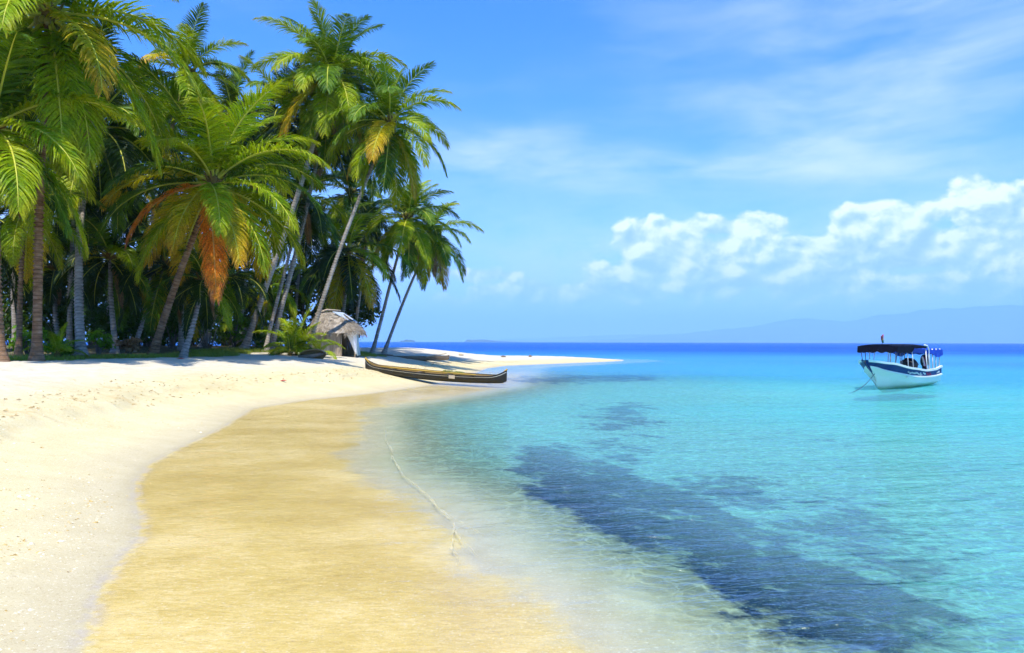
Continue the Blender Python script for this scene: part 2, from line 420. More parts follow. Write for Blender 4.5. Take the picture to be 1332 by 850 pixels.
o_ = np.maximum(-SD, 0); dist = np.hypot(x_, y_)
DEP = .0+.9*sstep(2.6, 8.0, o_)+.5*sstep(8, 22, o_)+.6*sstep(20, 60, o_)
DEP *= 1-.45*sstep(0, -10, x_)*sstep(30, 36, y_)*sstep(80, 60, y_)
DEP = DEP*(1+.25*fbm(x_, y_, .25, 71))
yy_ = y_+.15*x_+30*fbm(x_, y_, .03, 61); DEEP = (.42*sstep(18, 70, yy_))+.58*sstep(0, 1, (28-2100/np.maximum(yy_, 5))/23)
DEEP = np.maximum(DEEP, sstep(350, 1500, dist)); DEEP = DEEP*(SD < 2)
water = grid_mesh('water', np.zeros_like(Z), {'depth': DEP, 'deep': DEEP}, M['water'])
tag(water, 'clear turquoise lagoon water turning deep blue at the horizon', None, None, 'structure')

# ripple line in the shallows, golden caustic light put into its colour
wm, N, out = material('ripple_caustic')
p = N.n.new('ShaderNodeBsdfPrincipled'); p.inputs['Base Color'].default_value = (.72,.60,.30,1); p.inputs['Roughness'].default_value = .2
tr = N.n.new('ShaderNodeBsdfTransparent')
e = N.attr('t'); f = N.m('MULTIPLY', N.mr(e, .35, 1.0), N.mr(N.noise(N.pos(), 7, 4, .7), .40, .62, .08, .6))
N.l.new(N.mixs(f, tr.outputs[0], p.outputs[0]), out.inputs[0])
def ripple(pts, w):
    q = [Vector((*bedpt(px, py, 0.0), .004)) for px, py in pts]; path = []
    for i in range(len(q)-1):
        for k in range(8): path.append(q[i].lerp(q[i+1], k/8))
    path.append(q[-1]); mb = MB(); n = len(path)
    for i, c in enumerate(path):
        d = (path[min(i+1, n-1)]-path[max(i-1, 0)]).normalized(); s = Vector((d.y, -d.x, 0))
        ww = w*math.sin(math.pi*(i+.4)/(n+.3))*(1+.5*math.sin(i*1.7))*(c.y/12)
        c = c+s*(math.sin(i*.9)*.012+math.sin(i*.37)*.02)
        mb.v += [tuple(c-s*ww), tuple(c+Vector((0,0,.012))), tuple(c+s*ww)]; mb.t += [0, 1, 0]
    for i in range(n-1):
        for k in range(2): mb.f.append((i*3+k, i*3+k+1, i*3+4+k, i*3+3+k)); mb.mi.append(0)
    return mb
for i, (pts, w) in enumerate([([(503,548),(503,572),(512,597),(530,622),(556,645),(585,670),(606,684),(628,694)], .05),
                ([(556,645),(583,672),(592,690),(608,708),(622,726)], .035), ([(592,690),(590,712),(597,736)], .03)]):
    tag(ripple(pts, w).build('caustic_ripple', wm, None, True, True), 'thin golden line of painted caustic light on the shallows', None, None, 'structure')

# ------------------------------------------------------------------ palms
UP = Vector((0,0,1))
def frond_mesh(e0, droop, seed, n=112, L=5.2, ragged=0.0, droopk=1.0, nar=1.0):
    rg = random.Random(seed); mb = MB()
    K = 22; pts = [Vector((0,0,0))]; dirs = []
    side = rg.uniform(-.22, .22)
    for i in range(K):
        t = (i+.5)/K
        th = max(R(-87), R(e0)-R(droop)*t**1.25)
        d = Vector((math.cos(th)*math.cos(side*t), math.cos(th)*math.sin(side*t), math.sin(th)))
        dirs.append(d); pts.append(pts[-1]+d*(L/K))
    mb.tube(pts, [.05*(1-i/K)**.8*(1.5 if i < 2 else 1)+.007 for i in range(K+1)], 5, 1, True)
    def at(t):
        f = t*K; i = min(int(f), K-1); a = f-i
        d = dirs[i].lerp(dirs[min(i+1, K-1)], a).normalized()
        return pts[i].lerp(pts[i+1], a), d
    for i in range(n):
        tt = .13+.87*(i+.3)/n
        for sgn in (-1, 1):
            if rg.random() < ragged: continue
            t = min(.995, tt+rg.uniform(-.006, .006)); p, f = at(t)
            s = Vector((0,1,0)); s = (s-f*s.dot(f)).normalized(); u = f.cross(s)
            if u.z < 0 and abs(f.z) < .95: u = -u
            tn = (t-.13)/.87
            ln = L*.235*(math.sin(math.pi*(.17+.76*tn))**.75)*rg.uniform(.86, 1.1)
            a = R((72-44*tn+rg.uniform(-6, 6))*nar); b = R(20-18*tn+rg.uniform(-14, 14))
            d = (f*math.cos(a)+(s*sgn*math.cos(b)+u*math.sin(b))*math.sin(a)).normalized()
            g = droopk*rg.uniform(.35, .95); w = .072*(L/5.2)*rg.uniform(.8, 1.15)*(1-.35*tn)
            q = p; vs = []; ts = []; seg = 4
            wv = (f-d*f.dot(d)).normalized(); tw = Matrix.Rotation(rg.uniform(-.7, .7), 3, d); wv = tw @ wv
            for k, (ws) in enumerate((.45, 1.0, .92, .62, .05)):
                vs += [q-wv*w*ws*.5, q+wv*w*ws*.5]; ts += [tn*.65+.35*k/4]*2
                if k < seg:
                    q = q+d*(ln/seg); d = (d-UP*g*(.30+.28*k)).normalized()
                    wv = (wv-d*wv.dot(d)); wv = wv.normalized() if wv.length > 1e-4 else s
            mb.add(vs, [(2*k, 2*k+1, 2*k+3, 2*k+2) for k in range(seg)], 0, ts)
    o = mb.build('frond', [M['green'], M['rib']], None, True, True)
    me = o.data; bpy.data.objects.remove(o)
    return me
classes = [(84, 28), (70, 46), (56, 68), (41, 80), (24, 82), (6, 74), (-14, 62), (-34, 46), (-56, 30)]
FR = [[frond_mesh(e, d, 100+10*i+k, droopk=(.6 if i < 3 else .85)) for k in range(3)] for i, (e, d) in enumerate(classes)]
DEADF = [frond_mesh(-64, 20, 900+k, n=125, ragged=.02, droopk=.5, nar=.62) for k in range(2)]

def put_frond(parent, me, az, sc, mat, rib='rib', tilt=0.0, name='frond'):
    o = bpy.data.objects.new(name, me); COL.objects.link(o); o.parent = parent
    o.rotation_euler = (tilt, 0, az); o.scale = (sc, sc, sc)
    o.material_slots[0].link = 'OBJECT'; o.material_slots[0].material = M[mat]
    if rib != 'rib': o.material_slots[1].link = 'OBJECT'; o.material_slots[1].material = M[rib]
    return o

def bez(a, b, c, d, t):
    return a*(1-t)**3+b*3*t*(1-t)**2+c*3*t*t*(1-t)+d*t**3

def palm(px, Y, cpx, cpy, cY, L, label, n=24, seed=0, bark='bark', r=.15, mix=(('green', .45), ('lime', .42), ('yellow', .13)),
         bow=0.0, emin=-50, dead=2, nuts=5, skip=0.0, group='coconut palms along the beach', extra=(), clear=None, trunk=True, sub=True):
    rg = random.Random(seed*31+5)
    bx = Y*(px-666)/1000; base = Vector((bx, Y, gz(bx, Y)-.12)); top = W(cpx, cpy, cY)
    root = empty('palm_tree', base); tag(root, label, 'palm tree', group)
    v = top-base; h = v.z
    c1 = Vector((v.x*(.30+bow), v.y*.3, h*.33)); c2 = Vector((v.x*(.72+bow*.6), v.y*.7, h*.68))
    K = max(14, int(h/.16)); mb = MB(); pts = []; rad = []; ts = []
    for i in range(K+1):
        t = i/K; p = bez(Vector((0,0,0)), c1, c2, v, t)
        p = p+Vector((math.sin(t*5+seed)*.05, math.cos(t*4+seed)*.05, 0))*min(1, t*3)*(1-t)*4*.6
        rr = r*(1-.38*t)+r*1.05*math.exp(-t*h/.32)+rg.uniform(-.006, .006)
        for k, q in ((0.0, 1.06), (.45, .97)):
            tt = (i+k)/K
            if tt > 1: continue
            pts.append(bez(Vector((0,0,0)), c1, c2, v, tt) if k else p); rad.append(rr*q); ts.append(k)
    mb.tube(pts, rad, 10, 0, True, [0.0 if k == 0 else .6 for k in ts])
    mb.build('trunk', M[bark], root, True, True)
    cm = MB(); cm.blob(v+Vector((0,0,.05)), (.27*L/5, .27*L/5, .42*L/5), seed, 12, 8, .2)
    for k in range(10):                                   # fibrous leaf bases
        a = k*2.4; b = v+Vector((math.cos(a)*.12, math.sin(a)*.12, .0))
        cm.tube([b, b+Vector((math.cos(a)*.25, math.sin(a)*.25, .12)), b+Vector((math.cos(a)*.42, math.sin(a)*.42, .30+.2*math.sin(k)))], [.10,.07,.03], 5)
    crown = cm.build('crown', M['heart'], root, True)
    hub = Vector(v)
    az0 = rg.uniform(0, 6.28)
    names = [q[0] for q in mix]; wts = [q[1] for q in mix]
    for i in range(n):
        u = i/(n-1) if n > 1 else 0
        e = 84-(84-emin)*u**1.02+rg.uniform(-9, 9)
        ci = min(range(len(classes)), key=lambda k: abs(classes[k][0]-e))
        az = az0+i*2.39996+rg.uniform(-.2, .2)
        if clear and u > clear[2] and abs((az-clear[0]+math.pi) % (2*math.pi)-math.pi) < clear[1]: continue
        mt = rg.choices(names, wts)[0]
        if u < .35 and mt == 'yellow': mt = 'lime'
        if u > .72 and mt == 'green' and rg.random() < .4: mt = 'lime'
        if u > .85 and rg.random() < .25: mt = 'yellow'
        sc = L/5.2*rg.uniform(.88, 1.06)*(.80 if u < .08 else 1)
        o = put_frond(crown, rg.choice(FR[ci]), az, sc, mt, tilt=rg.uniform(-.12, .12)); o.location = hub+Vector((0,0,.12-.25*u))
    for k in range(dead):
        az = rg.uniform(0, 6.28)
        o = put_frond(crown, rg.choice(DEADF), az, L/5.2*rg.uniform(.55, .8), 'brown', 'rib_dead'); o.location = hub-Vector((0,0,.25))
        o['label'] = 'withered brown frond hanging under the crown'
    for (me, az, sc, mt, rib, lab) in extra:
        o = put_frond(crown, me, az, sc, mt, rib); o.location = hub+Vector((0,-.5,-.1)); o['label'] = lab
    if nuts:
        for k in range(nuts):
            nb = MB(); a = rg.uniform(0, 6.28); q = hub+Vector((math.cos(a)*.34, math.sin(a)*.34, -.35-rg.uniform(0, .3)))
            nb.blob(q, (.13,.13,.16), k, 9, 6, .04); nb.build('coconut', M['coconut'], root, True)
    return root

az = lambda d: R(d)
hero_extra = [(DEADF[0], R(-62), 1.12, 'orange', 'rib_dead', 'dead bright orange frond hanging straight down'),
              (FR[6][0], R(-150), .95, 'orange', 'rib_dead', 'dying reddish orange frond arching to the left'),
              (FR[7][0], R(-108), .85, 'yellow', 'rib', 'yellow frond drooping beside the dead one'),
              (FR[7][1], R(-45), .98, 'yellow', 'rib', 'long yellow frond with an orange tip'),
              (FR[6][1], R(-60), .85, 'lime', 'rib', 'bright yellow green frond in front of the crown')]
BR = (('lime', .62), ('green', .24), ('yellow', .14)); DK = (('green', .3), ('dark', .65), ('lime', .05)); OL = (('green', .36), ('lime', .52), ('yellow', .12))  # DK carries the grove shade in its leaf colours
palm(198, 38, 276, 238, 37, 6.2, 'big low palm with bright orange dead fronds leaning out over the beach', 36, 1, 'bark_red', .19, BR, -.05, -36, 0, 8, extra=hero_extra, clear=(R(-70), R(42), .40))
palm(48, 29, 56, 14, 29.5, 6.7, 'tall palm at the far left edge with long yellow green fronds hanging to mid trunk', 30, 2, 'bark_red', .17, OL, .6, -58, 2, 7)
palm(2, 27.5, -14, 165, 28, 5.2, 'brown trunked palm cut by the left border, its fronds hanging low', 24, 3, 'bark_red', .16, BR, 0, -60, 2, 5)
palm(318, 51, 429, 97, 51, 5.9, 'tallest palm, grey trunk rising out of the grove, crown against the sky', 40, 4, 'bark', .21, OL, .06, -62, 2, 9)
palm(352, 51.5, 420, 160, 54, 5.4, 'tall grey palm just behind the tallest one, crown half hidden', 24, 5, 'bark', .18, DK, .06, -50, 2, 5)
palm(400, 48, 505, 158, 49, 5.0, 'slender grey palm leaning right across the front of the hut', 34, 6, 'bark', .145, OL, -.12, -66, 2, 8)
palm(484, 62, 529, 284, 62, 5.0, 'leaning palm at the sea end of the grove with drooping olive crown', 28, 7, 'bark', .155, OL, .0, -70, 3, 6)
palm(499, 64, 560, 305, 66, 4.7, 'rightmost palm on the point, trunk bent toward the sea', 24, 8, 'bark', .145, OL, -.02, -64, 3, 4)
palm(440, 60, 452, 328, 60, 5.4, 'dark broad palm standing right behind the hut roof', 26, 9, 'bark', .16, DK, .3, -60, 2, 3)
palm(415, 66, 455, 250, 66, 5.2, 'dark palm in the second row between the leaning trunk and the tall crown', 22, 10, 'bark', .15, DK, .2, -50, 1, 2)
palm(236, 45, 240, 92, 46, 4.4, 'upright palm whose small crown pokes above the hero palm', 22, 11, 'bark', .15, OL, .3, -45, 1, 4)
palm(238, 36.5, 266, 366, 39.5, 2.9, 'short grey palm right of the big low one, small shaded crown', 16, 12, 'bark', .13, DK, .1, -50, 2, 2)
palm(107, 33, 120, 165, 40, 6.0, 'shaded palm in the second row left of the hero palm', 28, 13, 'bark', .19, DK, .2, -55, 2, 3)
palm(24, 34, 30, 268, 34.5, 3.6, 'thin pale trunked young palm between the two left palms', 18, 14, 'bark_red', .12, OL, .0, -55, 1, 2)
palm(172, 42, 215, 345, 43, 4.2, 'low leaning palm hidden behind the big low palm trunk', 20, 15, 'bark', .13, DK, .0, -55, 2, 2)
palm(335, 57, 370, 148, 58, 5.4, 'shaded palm between the hero crown and the tall grey trunks', 24, 16, 'bark', .13, DK, .4, -55, 1, 2)
palm(345, 50.5, 392, 255, 54, 4.6, 'thin grey palm between the tall trunks and the hut', 20, 17, 'bark', .13, DK, .0, -55, 1, 2)
palm(305, 56, 352, 372, 56, 3.6, 'short pale palm crossing behind the tall grey trunk', 18, 18, 'bark', .14, OL, .0, -50, 1, 1)
back = 'palms in the shaded back rows of the grove'
for i, (px, Y, cx, cy, L) in enumerate([(90,44,95,235,5.4),(140,50,150,215,5.4),(190,56,200,170,5.6),(265,60,300,150,5.6),(310,64,330,210,5.4),(150,40,142,335,3.8),
        (70,52,80,110,6.0),(20,48,10,60,6.2),(210,66,215,260,5.2),(300,70,300,290,5.0),(20,60,30,190,5.6),(380,72,395,290,5.0),(262,50,300,360,3.6),(80,46,70,350,3.6),(460,74,478,300,4.8),(0,40,-25,300,4.5),(420,70,428,355,4.2)]):
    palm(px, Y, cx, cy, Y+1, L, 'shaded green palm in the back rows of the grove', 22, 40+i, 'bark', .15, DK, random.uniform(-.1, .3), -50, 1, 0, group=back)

# ---- plants at ground level
def young_palm(px, Y, L, n, seed, label, mat='lime', emin=8):
    x = Y*(px-666)/1000; rg = random.Random(seed); root = empty('young_palm', (x, Y, gz(x, Y))); tag(root, label, 'palm plant', 'young palms and seedlings')
    st = MB(); st.tube([(0,0,-.05),(0,0,.15),(0,0,.3)], [.14,.12,.05], 8); st.build('stem', M['heart'], root, True)
    for i in range(n):
        e = 80-(80-emin)*(i/(n-1))
        ci = min(range(len(classes)), key=lambda k: abs(classes[k][0]-e))
        o = put_frond(root, rg.choice(FR[ci]), i*2.4+rg.uniform(-.2, .2), L/5.2*rg.uniform(.85, 1.1), mat); o.location = (0,0,.2)
    return root
young_palm(386, 47, 2.9, 14, 1, 'bright green young palm sprouting beside the hut')
young_palm(378, 46, 1.8, 10, 2, 'small young palm at the foot of the tall grey trunks', 'green')
young_palm(415, 46.5, 1.6, 8, 3, 'low seedling palm against the plank wall', 'lime')
young_palm(75, 32, 1.3, 9, 4, 'small palm seedling with pale rib between the left trunks', 'lime', 15)
young_palm(335, 55, 2.6, 12, 5, 'leafy young palm in shade behind the tall trunks', 'green')

def bush(px, Y, w, h, n, seed, label, mat='bush', leaf=.2, z0=0.0, name='shrub', group='shrubs under the palms', clumps=9):
    x = Y*(px-666)/1000; rg = random.Random(seed); root = empty(name, (x, Y, gz(x, Y)+z0)); tag(root, label, 'shrub', group)
    st = MB(); cs = []
    for k in range(clumps):
        a = rg.uniform(0, 6.28); rr = rg.uniform(.1, .75)*w/2; c = Vector((math.cos(a)*rr, math.sin(a)*rr*.8, h*rg.uniform(.3, .82)))
        cs.append((c, rg.uniform(.2, .34)*w)); st.tube([(c.x*.1, c.y*.1, 0-.1), (c.x*.5, c.y*.5, c.z*.6), tuple(c)], [.05,.03,.015], 5)
    st.build('stem', M['bark'], root, True)
    fm = MB()
    for k in range(n):
        c, r_ = rg.choice(cs)
        d = Vector((rg.gauss(0,1), rg.gauss(0,1), rg.gauss(0,1))).normalized()*r_*rg.uniform(.25, 1.05)
        p = c+Vector((d.x, d.y, d.z*.75)); 
        if p.z < .02: p.z = rg.uniform(.03, .2)
        f = Vector((rg.gauss(0,1), rg.gauss(0,1), rg.gauss(0,.6)-.3)).normalized(); s = f.cross(Vector((rg.gauss(0,1), rg.gauss(0,1), rg.gauss(0,1)))).normalized()
        l = leaf*rg.uniform(.6, 1.3); ww = l*.28
        fm.add([p, p+f*l*.5+s*ww, p+f*l-UP*l*.1, p+f*l*.5-s*ww], [(0,1,2,3)], 0, rg.random())
    fm.build('foliage', M[mat], root, False, True)
    return root
rg = random.Random(77)
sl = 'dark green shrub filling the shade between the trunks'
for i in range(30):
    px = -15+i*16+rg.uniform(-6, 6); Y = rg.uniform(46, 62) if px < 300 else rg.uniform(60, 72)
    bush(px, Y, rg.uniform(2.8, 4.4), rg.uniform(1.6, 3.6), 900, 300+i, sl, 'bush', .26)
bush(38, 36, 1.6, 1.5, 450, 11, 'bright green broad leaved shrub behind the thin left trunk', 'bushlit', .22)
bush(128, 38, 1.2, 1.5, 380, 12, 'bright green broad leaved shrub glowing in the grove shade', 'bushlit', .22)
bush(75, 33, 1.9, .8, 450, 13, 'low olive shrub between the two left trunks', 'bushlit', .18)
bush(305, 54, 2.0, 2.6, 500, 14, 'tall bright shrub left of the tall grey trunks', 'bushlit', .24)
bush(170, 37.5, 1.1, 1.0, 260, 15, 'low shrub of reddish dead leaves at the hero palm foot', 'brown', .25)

def broad_tree(px, Y, h, w, n, seed, label, group='dark broadleaf trees behind the palms'):
    x = Y*(px-666)/1000; rg = random.Random(seed); root = empty('broadleaf_tree', (x, Y, gz(x, Y))); tag(root, label, 'tree', group)
    tb = MB(); tb.tube([(0,0,-.1),(.1,0,h*.25),(-.1,.1,h*.55),(0,0,h*.8)], [.22,.17,.12,.05], 8)
    cs = []
    for k in range(13):
        a = k*2.4; rr = rg.uniform(.2, 1)*w/2; c = Vector((math.cos(a)*rr, math.sin(a)*rr, h*rg.uniform(.38, .95)))
        cs.append((c, rg.uniform(.16, .27)*w)); tb.tube([(0,0,c.z*.55), (c.x*.5, c.y*.5, c.z*.8), tuple(c)], [.08,.05,.02], 5)
    tb.build('trunk', M['bark'], root, True)
    fm = MB()
    for k in range(n):
        c, r_ = rg.choice(cs); d = Vector((rg.gauss(0,1), rg.gauss(0,1), rg.gauss(0,1))).normalized()*r_*rg.uniform(.3, 1.08); p = c+d
        f = Vector((rg.gauss(0,1), rg.gauss(0,1), rg.gauss(0,.6)-.3)).normalized(); s = f.cross(Vector((rg.gauss(0,1), rg.gauss(0,1), rg.gauss(0,1)))).normalized()
        l = .42*rg.uniform(.7, 1.5)
        fm.add([p, p+f*l*.5+s*l*.27, p+f*l, p+f*l*.5-s*l*.27], [(0,1,2,3)], 0, rg.random())
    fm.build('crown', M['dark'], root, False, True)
for i, (px, Y, h, w) in enumerate([(30,64,9,9),(120,68,9,9),(175,62,6.5,7),(210,72,10,9),(290,76,9,9),(345,78,8,8),(395,80,8.5,8),(448,78,7.5,6.5),(70,74,12,10),(250,66,6,7),(-20,56,8,8)]):
    broad_tree(px, Y, h, w, 3000, 500+i, 'dark leafy broadleaf tree deep behind the palms')

# grass fringe along the edge of the grove
gm = MB(); rg = random.Random(5)
cand = []
while len(cand) < 15000:
    xs = np.array([rg.uniform(-26, -9) for _ in range(4000)]); ys = np.array([rg.uniform(27, 58) for _ in range(4000)])
    zz, sd_, g_ = ground(xs, ys, True); nn = fbm(xs, ys, .6, 88)
    for x, y, z, g in zip(xs, ys, zz, g_+nn*2.0):
        if -.1 < g < 3.0 and rg.random() < (1.0-g/3.4): cand.append((x, y, z))
for x, y, z in cand[:15000]:
    hgt = rg.uniform(.06, .2); a = rg.uniform(0, 6.28); w = .018; lx, ly = rg.uniform(-.07, .07), rg.uniform(-.07, .07)
    gm.add([(x-w*math.cos(a), y-w*math.sin(a), z-.02), (x+w*math.cos(a), y+w*math.sin(a), z-.02), (x+lx, y+ly, z+hgt)], [(0,1,2)], 0, rg.random())
tag(gm.build('grass', M['grass'], None, False, True), 'short green grass fringing the sand under the palms', 'grass', None, 'stuff')

# ------------------------------------------------------------------ shell grit on the sand
M['shell'] = pbr('shell_grit', (.5,.4,.2), .7, colfn=lambda N: N.ramp(N.noise(N.pos(), 9, 2, .8), [(.3, (.16,.11,.05)), (.45, (.50,.34,.10)), (.58, (.72,.62,.42)), (.7, (.82,.78,.70))]))
sm = MB(); rg = random.Random(9); k = 0
while k < 5200:
    xs = np.array([rg.uniform(-13, -2.5) for _ in range(3000)]); ys = np.array([4.2+rg.random()**1.6*22 for _ in range(3000)])
    zz, sd_, g_ = ground(xs, ys, True); nn = fbm(xs, ys, .55, 66)
    for x, y, z, s, q in zip(xs, ys, zz, sd_, nn):
        if s < -.3 or (s < .3 and rg.random() > .12): continue
        if rg.random() > max(.05, (q+.08)*4): continue
        r = rg.uniform(.005, .018)*(2.0 if rg.random() < .07 else 1); k += 1
        a = rg.uniform(0, 6.28); vs = []
        for j in range(5):
            an = a+j*1.2566; rr = r*rg.uniform(.6, 1.3); vs.append((x+math.cos(an)*rr*1.3, y+math.sin(an)*rr, z-.002))
        vs.append((x, y, z+r*rg.uniform(.3, .7)))
        sm.add(vs, [(j, (j+1) % 5, 5) for j in range(5)])
        if k >= 5200: break
tag(sm.build('shell_debris', M['shell']), 'scattered bits of shell and coral on the sand', 'debris', None, 'stuff')
# fallen leaves and washed-up weed along the scarp
wb = MB(); rg = random.Random(19); k = 0
while k < 1100:
    xs = np.array([rg.uniform(-13, 3) for _ in range(3000)]); ys = np.array([rg.uniform(14, 75) for _ in range(3000)])
    zz, sd_, g_ = ground(xs, ys, True); nn = fbm(xs, ys, .5, 67)
    for x, y, z, s, q in zip(xs, ys, zz, sd_, nn):
        if not (2.6+q*2 < s < 4.2+q*2): continue
        if rg.random() > .6: continue
        k += 1; l = rg.uniform(.02, .08); a = rg.uniform(0, 6.28); w = l*.25
        wb.add([(x, y, z+.006), (x+l*math.cos(a)-w*math.sin(a), y+l*math.sin(a)+w*math.cos(a), z+.03*rg.random()+.01), (x+2*l*math.cos(a), y+2*l*math.sin(a), z+.008), (x+l*math.cos(a)+w*math.sin(a), y+l*math.sin(a)-w*math.cos(a), z+.012)], [(0,1,2,3)], 0, rg.random())
        if k >= 1100: break
M['wrack'] = leaf_mat('dead_wrack', ((.50,.33,.13), (.30,.18,.07), (.60,.45,.22)), trans=.1, rough=.9)
tag(wb.build('dry_leaves', M['wrack'], None, False, True), 'line of dry leaves and weed washed up on the sand', 'leaf litter', None, 'stuff')

# ------------------------------------------------------------------ hut
M['plank'] = pbr('weathered_plank', (.4,.33,.25), .85, .15, bump=(14, .02),
    colfn=lambda N: N.ramp(N.noise(N.vm('MULTIPLY', N.obj(), (4.5, 4.5, .35)), 1.6, 5, .7), [(.3, (.20,.15,.10)), (.5, (.40,.32,.23)), (.7, (.52,.44,.34))]))
M['thatch'] = pbr('thatch', (.36,.31,.25), .95, .1, bump=(20, .04),
    colfn=lambda N: N.ramp(N.noise(N.pos(), 4.5, 6, .75), [(.28, (.13,.10,.075)), (.45, (.30,.25,.19)), (.60, (.47,.41,.33)), (.74, (.40,.27,.14))]))
M['cloth'] = pbr('white_cloth', (.78,.80,.82), .8); M['tarp'] = pbr('blue_green_tarp', (.36,.55,.55), .6, colfn=lambda N: N.ramp(N.noise(N.vm('MULTIPLY', N.obj(), (5, 5, .5)), 1.5, 4, .6), [(.35, (.24,.40,.42)), (.5, (.42,.62,.60)), (.65, (.62,.66,.60))]))
M['sheet'] = pbr('grey_metal_sheet', (.42,.48,.56), .45, .5); M['blackhole'] = pbr('dark_timber', (.05,.04,.03), .9)
hx, hy = W(437, 0, 51).x, 51
hut = empty('thatched_hut', (hx, hy, gz(hx, hy)), R(16)); tag(hut, 'small thatched hut of grey planks with a white cloth in its doorway', 'hut')
# local: x to the right, y away. front wall at y=-1.2 from x=-2.0 to 0.9 ; gable side turns to the right
HW, HD, HH = 1.5, 1.2, 1.66
mb = MB(); x = -HW; k = 0
while x < .22:
    w = random.uniform(.13, .2); mb.box((x+w/2, -HD+random.uniform(-.012, .012), HH/2+.02+random.uniform(-.03, .02)), (w-.012, .035, HH+.02)); x += w
mb.box((-.75, -HD+.04, .45), (2.0, .04, .07)); mb.build('front_wall', M['plank'], hut)
mb = MB(); y = -HD
while y < HD: mb.box((-HW, y+.09, HH/2), (.035, .165, HH+.04)); y += .18
mb.build('side_wall', M['plank'], hut)
mb = MB(); x = -HW
while x < HW-.05: mb.box((x+.09, HD, HH/2), (.165, .035, HH+.04)); x += .18
mb.build('back_wall', M['plank'], hut)
mb = MB(); n = 22
for i in range(n+1):
    u = i/n; xx = HW-.3+.40*u; yy = -HD+2*HD*u*1.0; rip = .04*math.sin(i*2.1)
    mb.v += [(xx+rip+.10, yy, .0), (xx-rip*.5, yy, HH*.6), (xx, yy, HH+.08)]; mb.t += [0]*3
for i in range(n):
    for k in range(2): mb.f.append((i*3+k, i*3+3+k, i*3+4+k, i*3+1+k)); mb.mi.append(0)
ob = mb.build('tarp_wall', M['tarp'], hut, True); sd_m = ob.modifiers.new('thick', 'SOLIDIFY'); sd_m.thickness = .015
mb = MB()
for xx in (.26, HW-.35): mb.tube([(xx, -HD, -.1), (xx+.01, -HD, HH+.1)], .045, 8)
for xx, yy in ((-HW, -HD-.03), (-HW, HD), (HW+.05, HD)): mb.tube([(xx, yy, -.1), (xx, yy, HH+.1)], .05, 8)
mb.build('corner_post', M['plank'], hut, True)
mb = MB(); n = 10                                     # hanging cloth narrowing to a point
for i in range(n+1):
    u = i/n; z = HH+.15-u*(HH+.05); xr = 1.28-.02*u; xl = .30+.88*u**.75
    mb.v += [(xl, -HD-.09, z), ((xl+xr)/2, -HD-.13-.03*math.sin(u*5), z), (xr, -HD-.09, z)]; mb.t += [0]*3
for i in range(n):
    for k in range(2): mb.f.append((i*3+k, i*3+1+k, i*3+4+k, i*3+3+k)); mb.mi.append(0)
ob = mb.build('door_cloth', M['cloth'], hut, True); q = ob.modifiers.new('thick', 'SOLIDIFY'); q.thickness = .012
ob['label'] = 'white cloth drawn aside in the doorway'
# roof: hipped core + many straw strips
def roofpt(u, v):                                      # u around 0..1, v 0 eave..1 ridge
    a = 2*math.pi*u; ca, sa = math.cos(a), math.sin(a)
    ex = (HW+.34)*math.copysign(abs(ca)**.55, ca)+.05; ey = (HD+.42)*math.copysign(abs(sa)**.55, sa)
    rx = max(-.95, min(.35, ex)); 
    zz = HH-.10+(2.95-HH)*(v**.92)+.06*math.sin(a*5)*(1-v)+.05*math.sin(a*9+v*4)
    return Vector((ex*(1-v)+rx*v-.15*v, ey*(1-v), zz+.05*math.sin(v*3.1)))
mb = MB(); nu, nv = 48, 9
for j in range(nv+1):
    for i in range(nu): mb.v.append(tuple(roofpt(i/nu, j/nv))); mb.t.append(0)
for j in range(nv):
    for i in range(nu): mb.f.append((j*nu+i, j*nu+(i+1) % nu, (j+1)*nu+(i+1) % nu, (j+1)*nu+i)); mb.mi.append(0)
rg = random.Random(3)
for k in range(4200):
    u = rg.random(); v = rg.random()**1.1*.97; a = roofpt(u, v); b = roofpt(u+rg.uniform(-.012, .012), max(0, v-.18)); d = (b-a).normalized()
    if v < .12: d = Vector((d.x*.6, d.y*.6, -.9)).normalized()
    ln = rg.uniform(.22, .5); c = roofpt(.5, .3); o_n = Vector((a.x, a.y, 1.2)).normalized(); s = d.cross(o_n).normalized()*rg.uniform(.012, .03)
    a = a+o_n*rg.uniform(.01, .06); e = a+d*ln+o_n*rg.uniform(-.02, .06)
    mb.add([a-s, a+s, e+s*.6, e-s*.6], [(0,1,2,3)])
roof = mb.build('roof', M['thatch'], hut)
mb = MB(); 
rx = Matrix.Rotation(R(-38), 3, 'X')
for i in range(8): mb.box((.10+.02*i, -.42, 2.80-.02*i), (.10, .9, .02), Matrix.Rotation(R(24), 3, 'Y') @ Matrix.Rotation(R(46), 3, 'X'))
mb = MB()
a0, a1, a2, a3 = Vector((-.25,-.30,2.86)), Vector((.45,-.18,2.80)), Vector((1.35,-.62,2.18)), Vector((1.05,-.92,2.12))
off = Vector((0,0,.06))
mb.add([a0+off, a1+off, a2+off, a3+off, a0, a1, a2, a3], [(0,1,2,3),(7,6,5,4),(0,4,5,1),(1,5,6,2),(2,6,7,3),(3,7,4,0)])
mb.build('roof_sheet', M['sheet'], hut)
mb = MB(); mb.tube([(-1.35,-.15,2.72),(-.6,-.1,3.02),(.3,.0,2.98)], [.06,.07,.05], 8); mb.build('ridge_pole', M['plank'], hut, True)

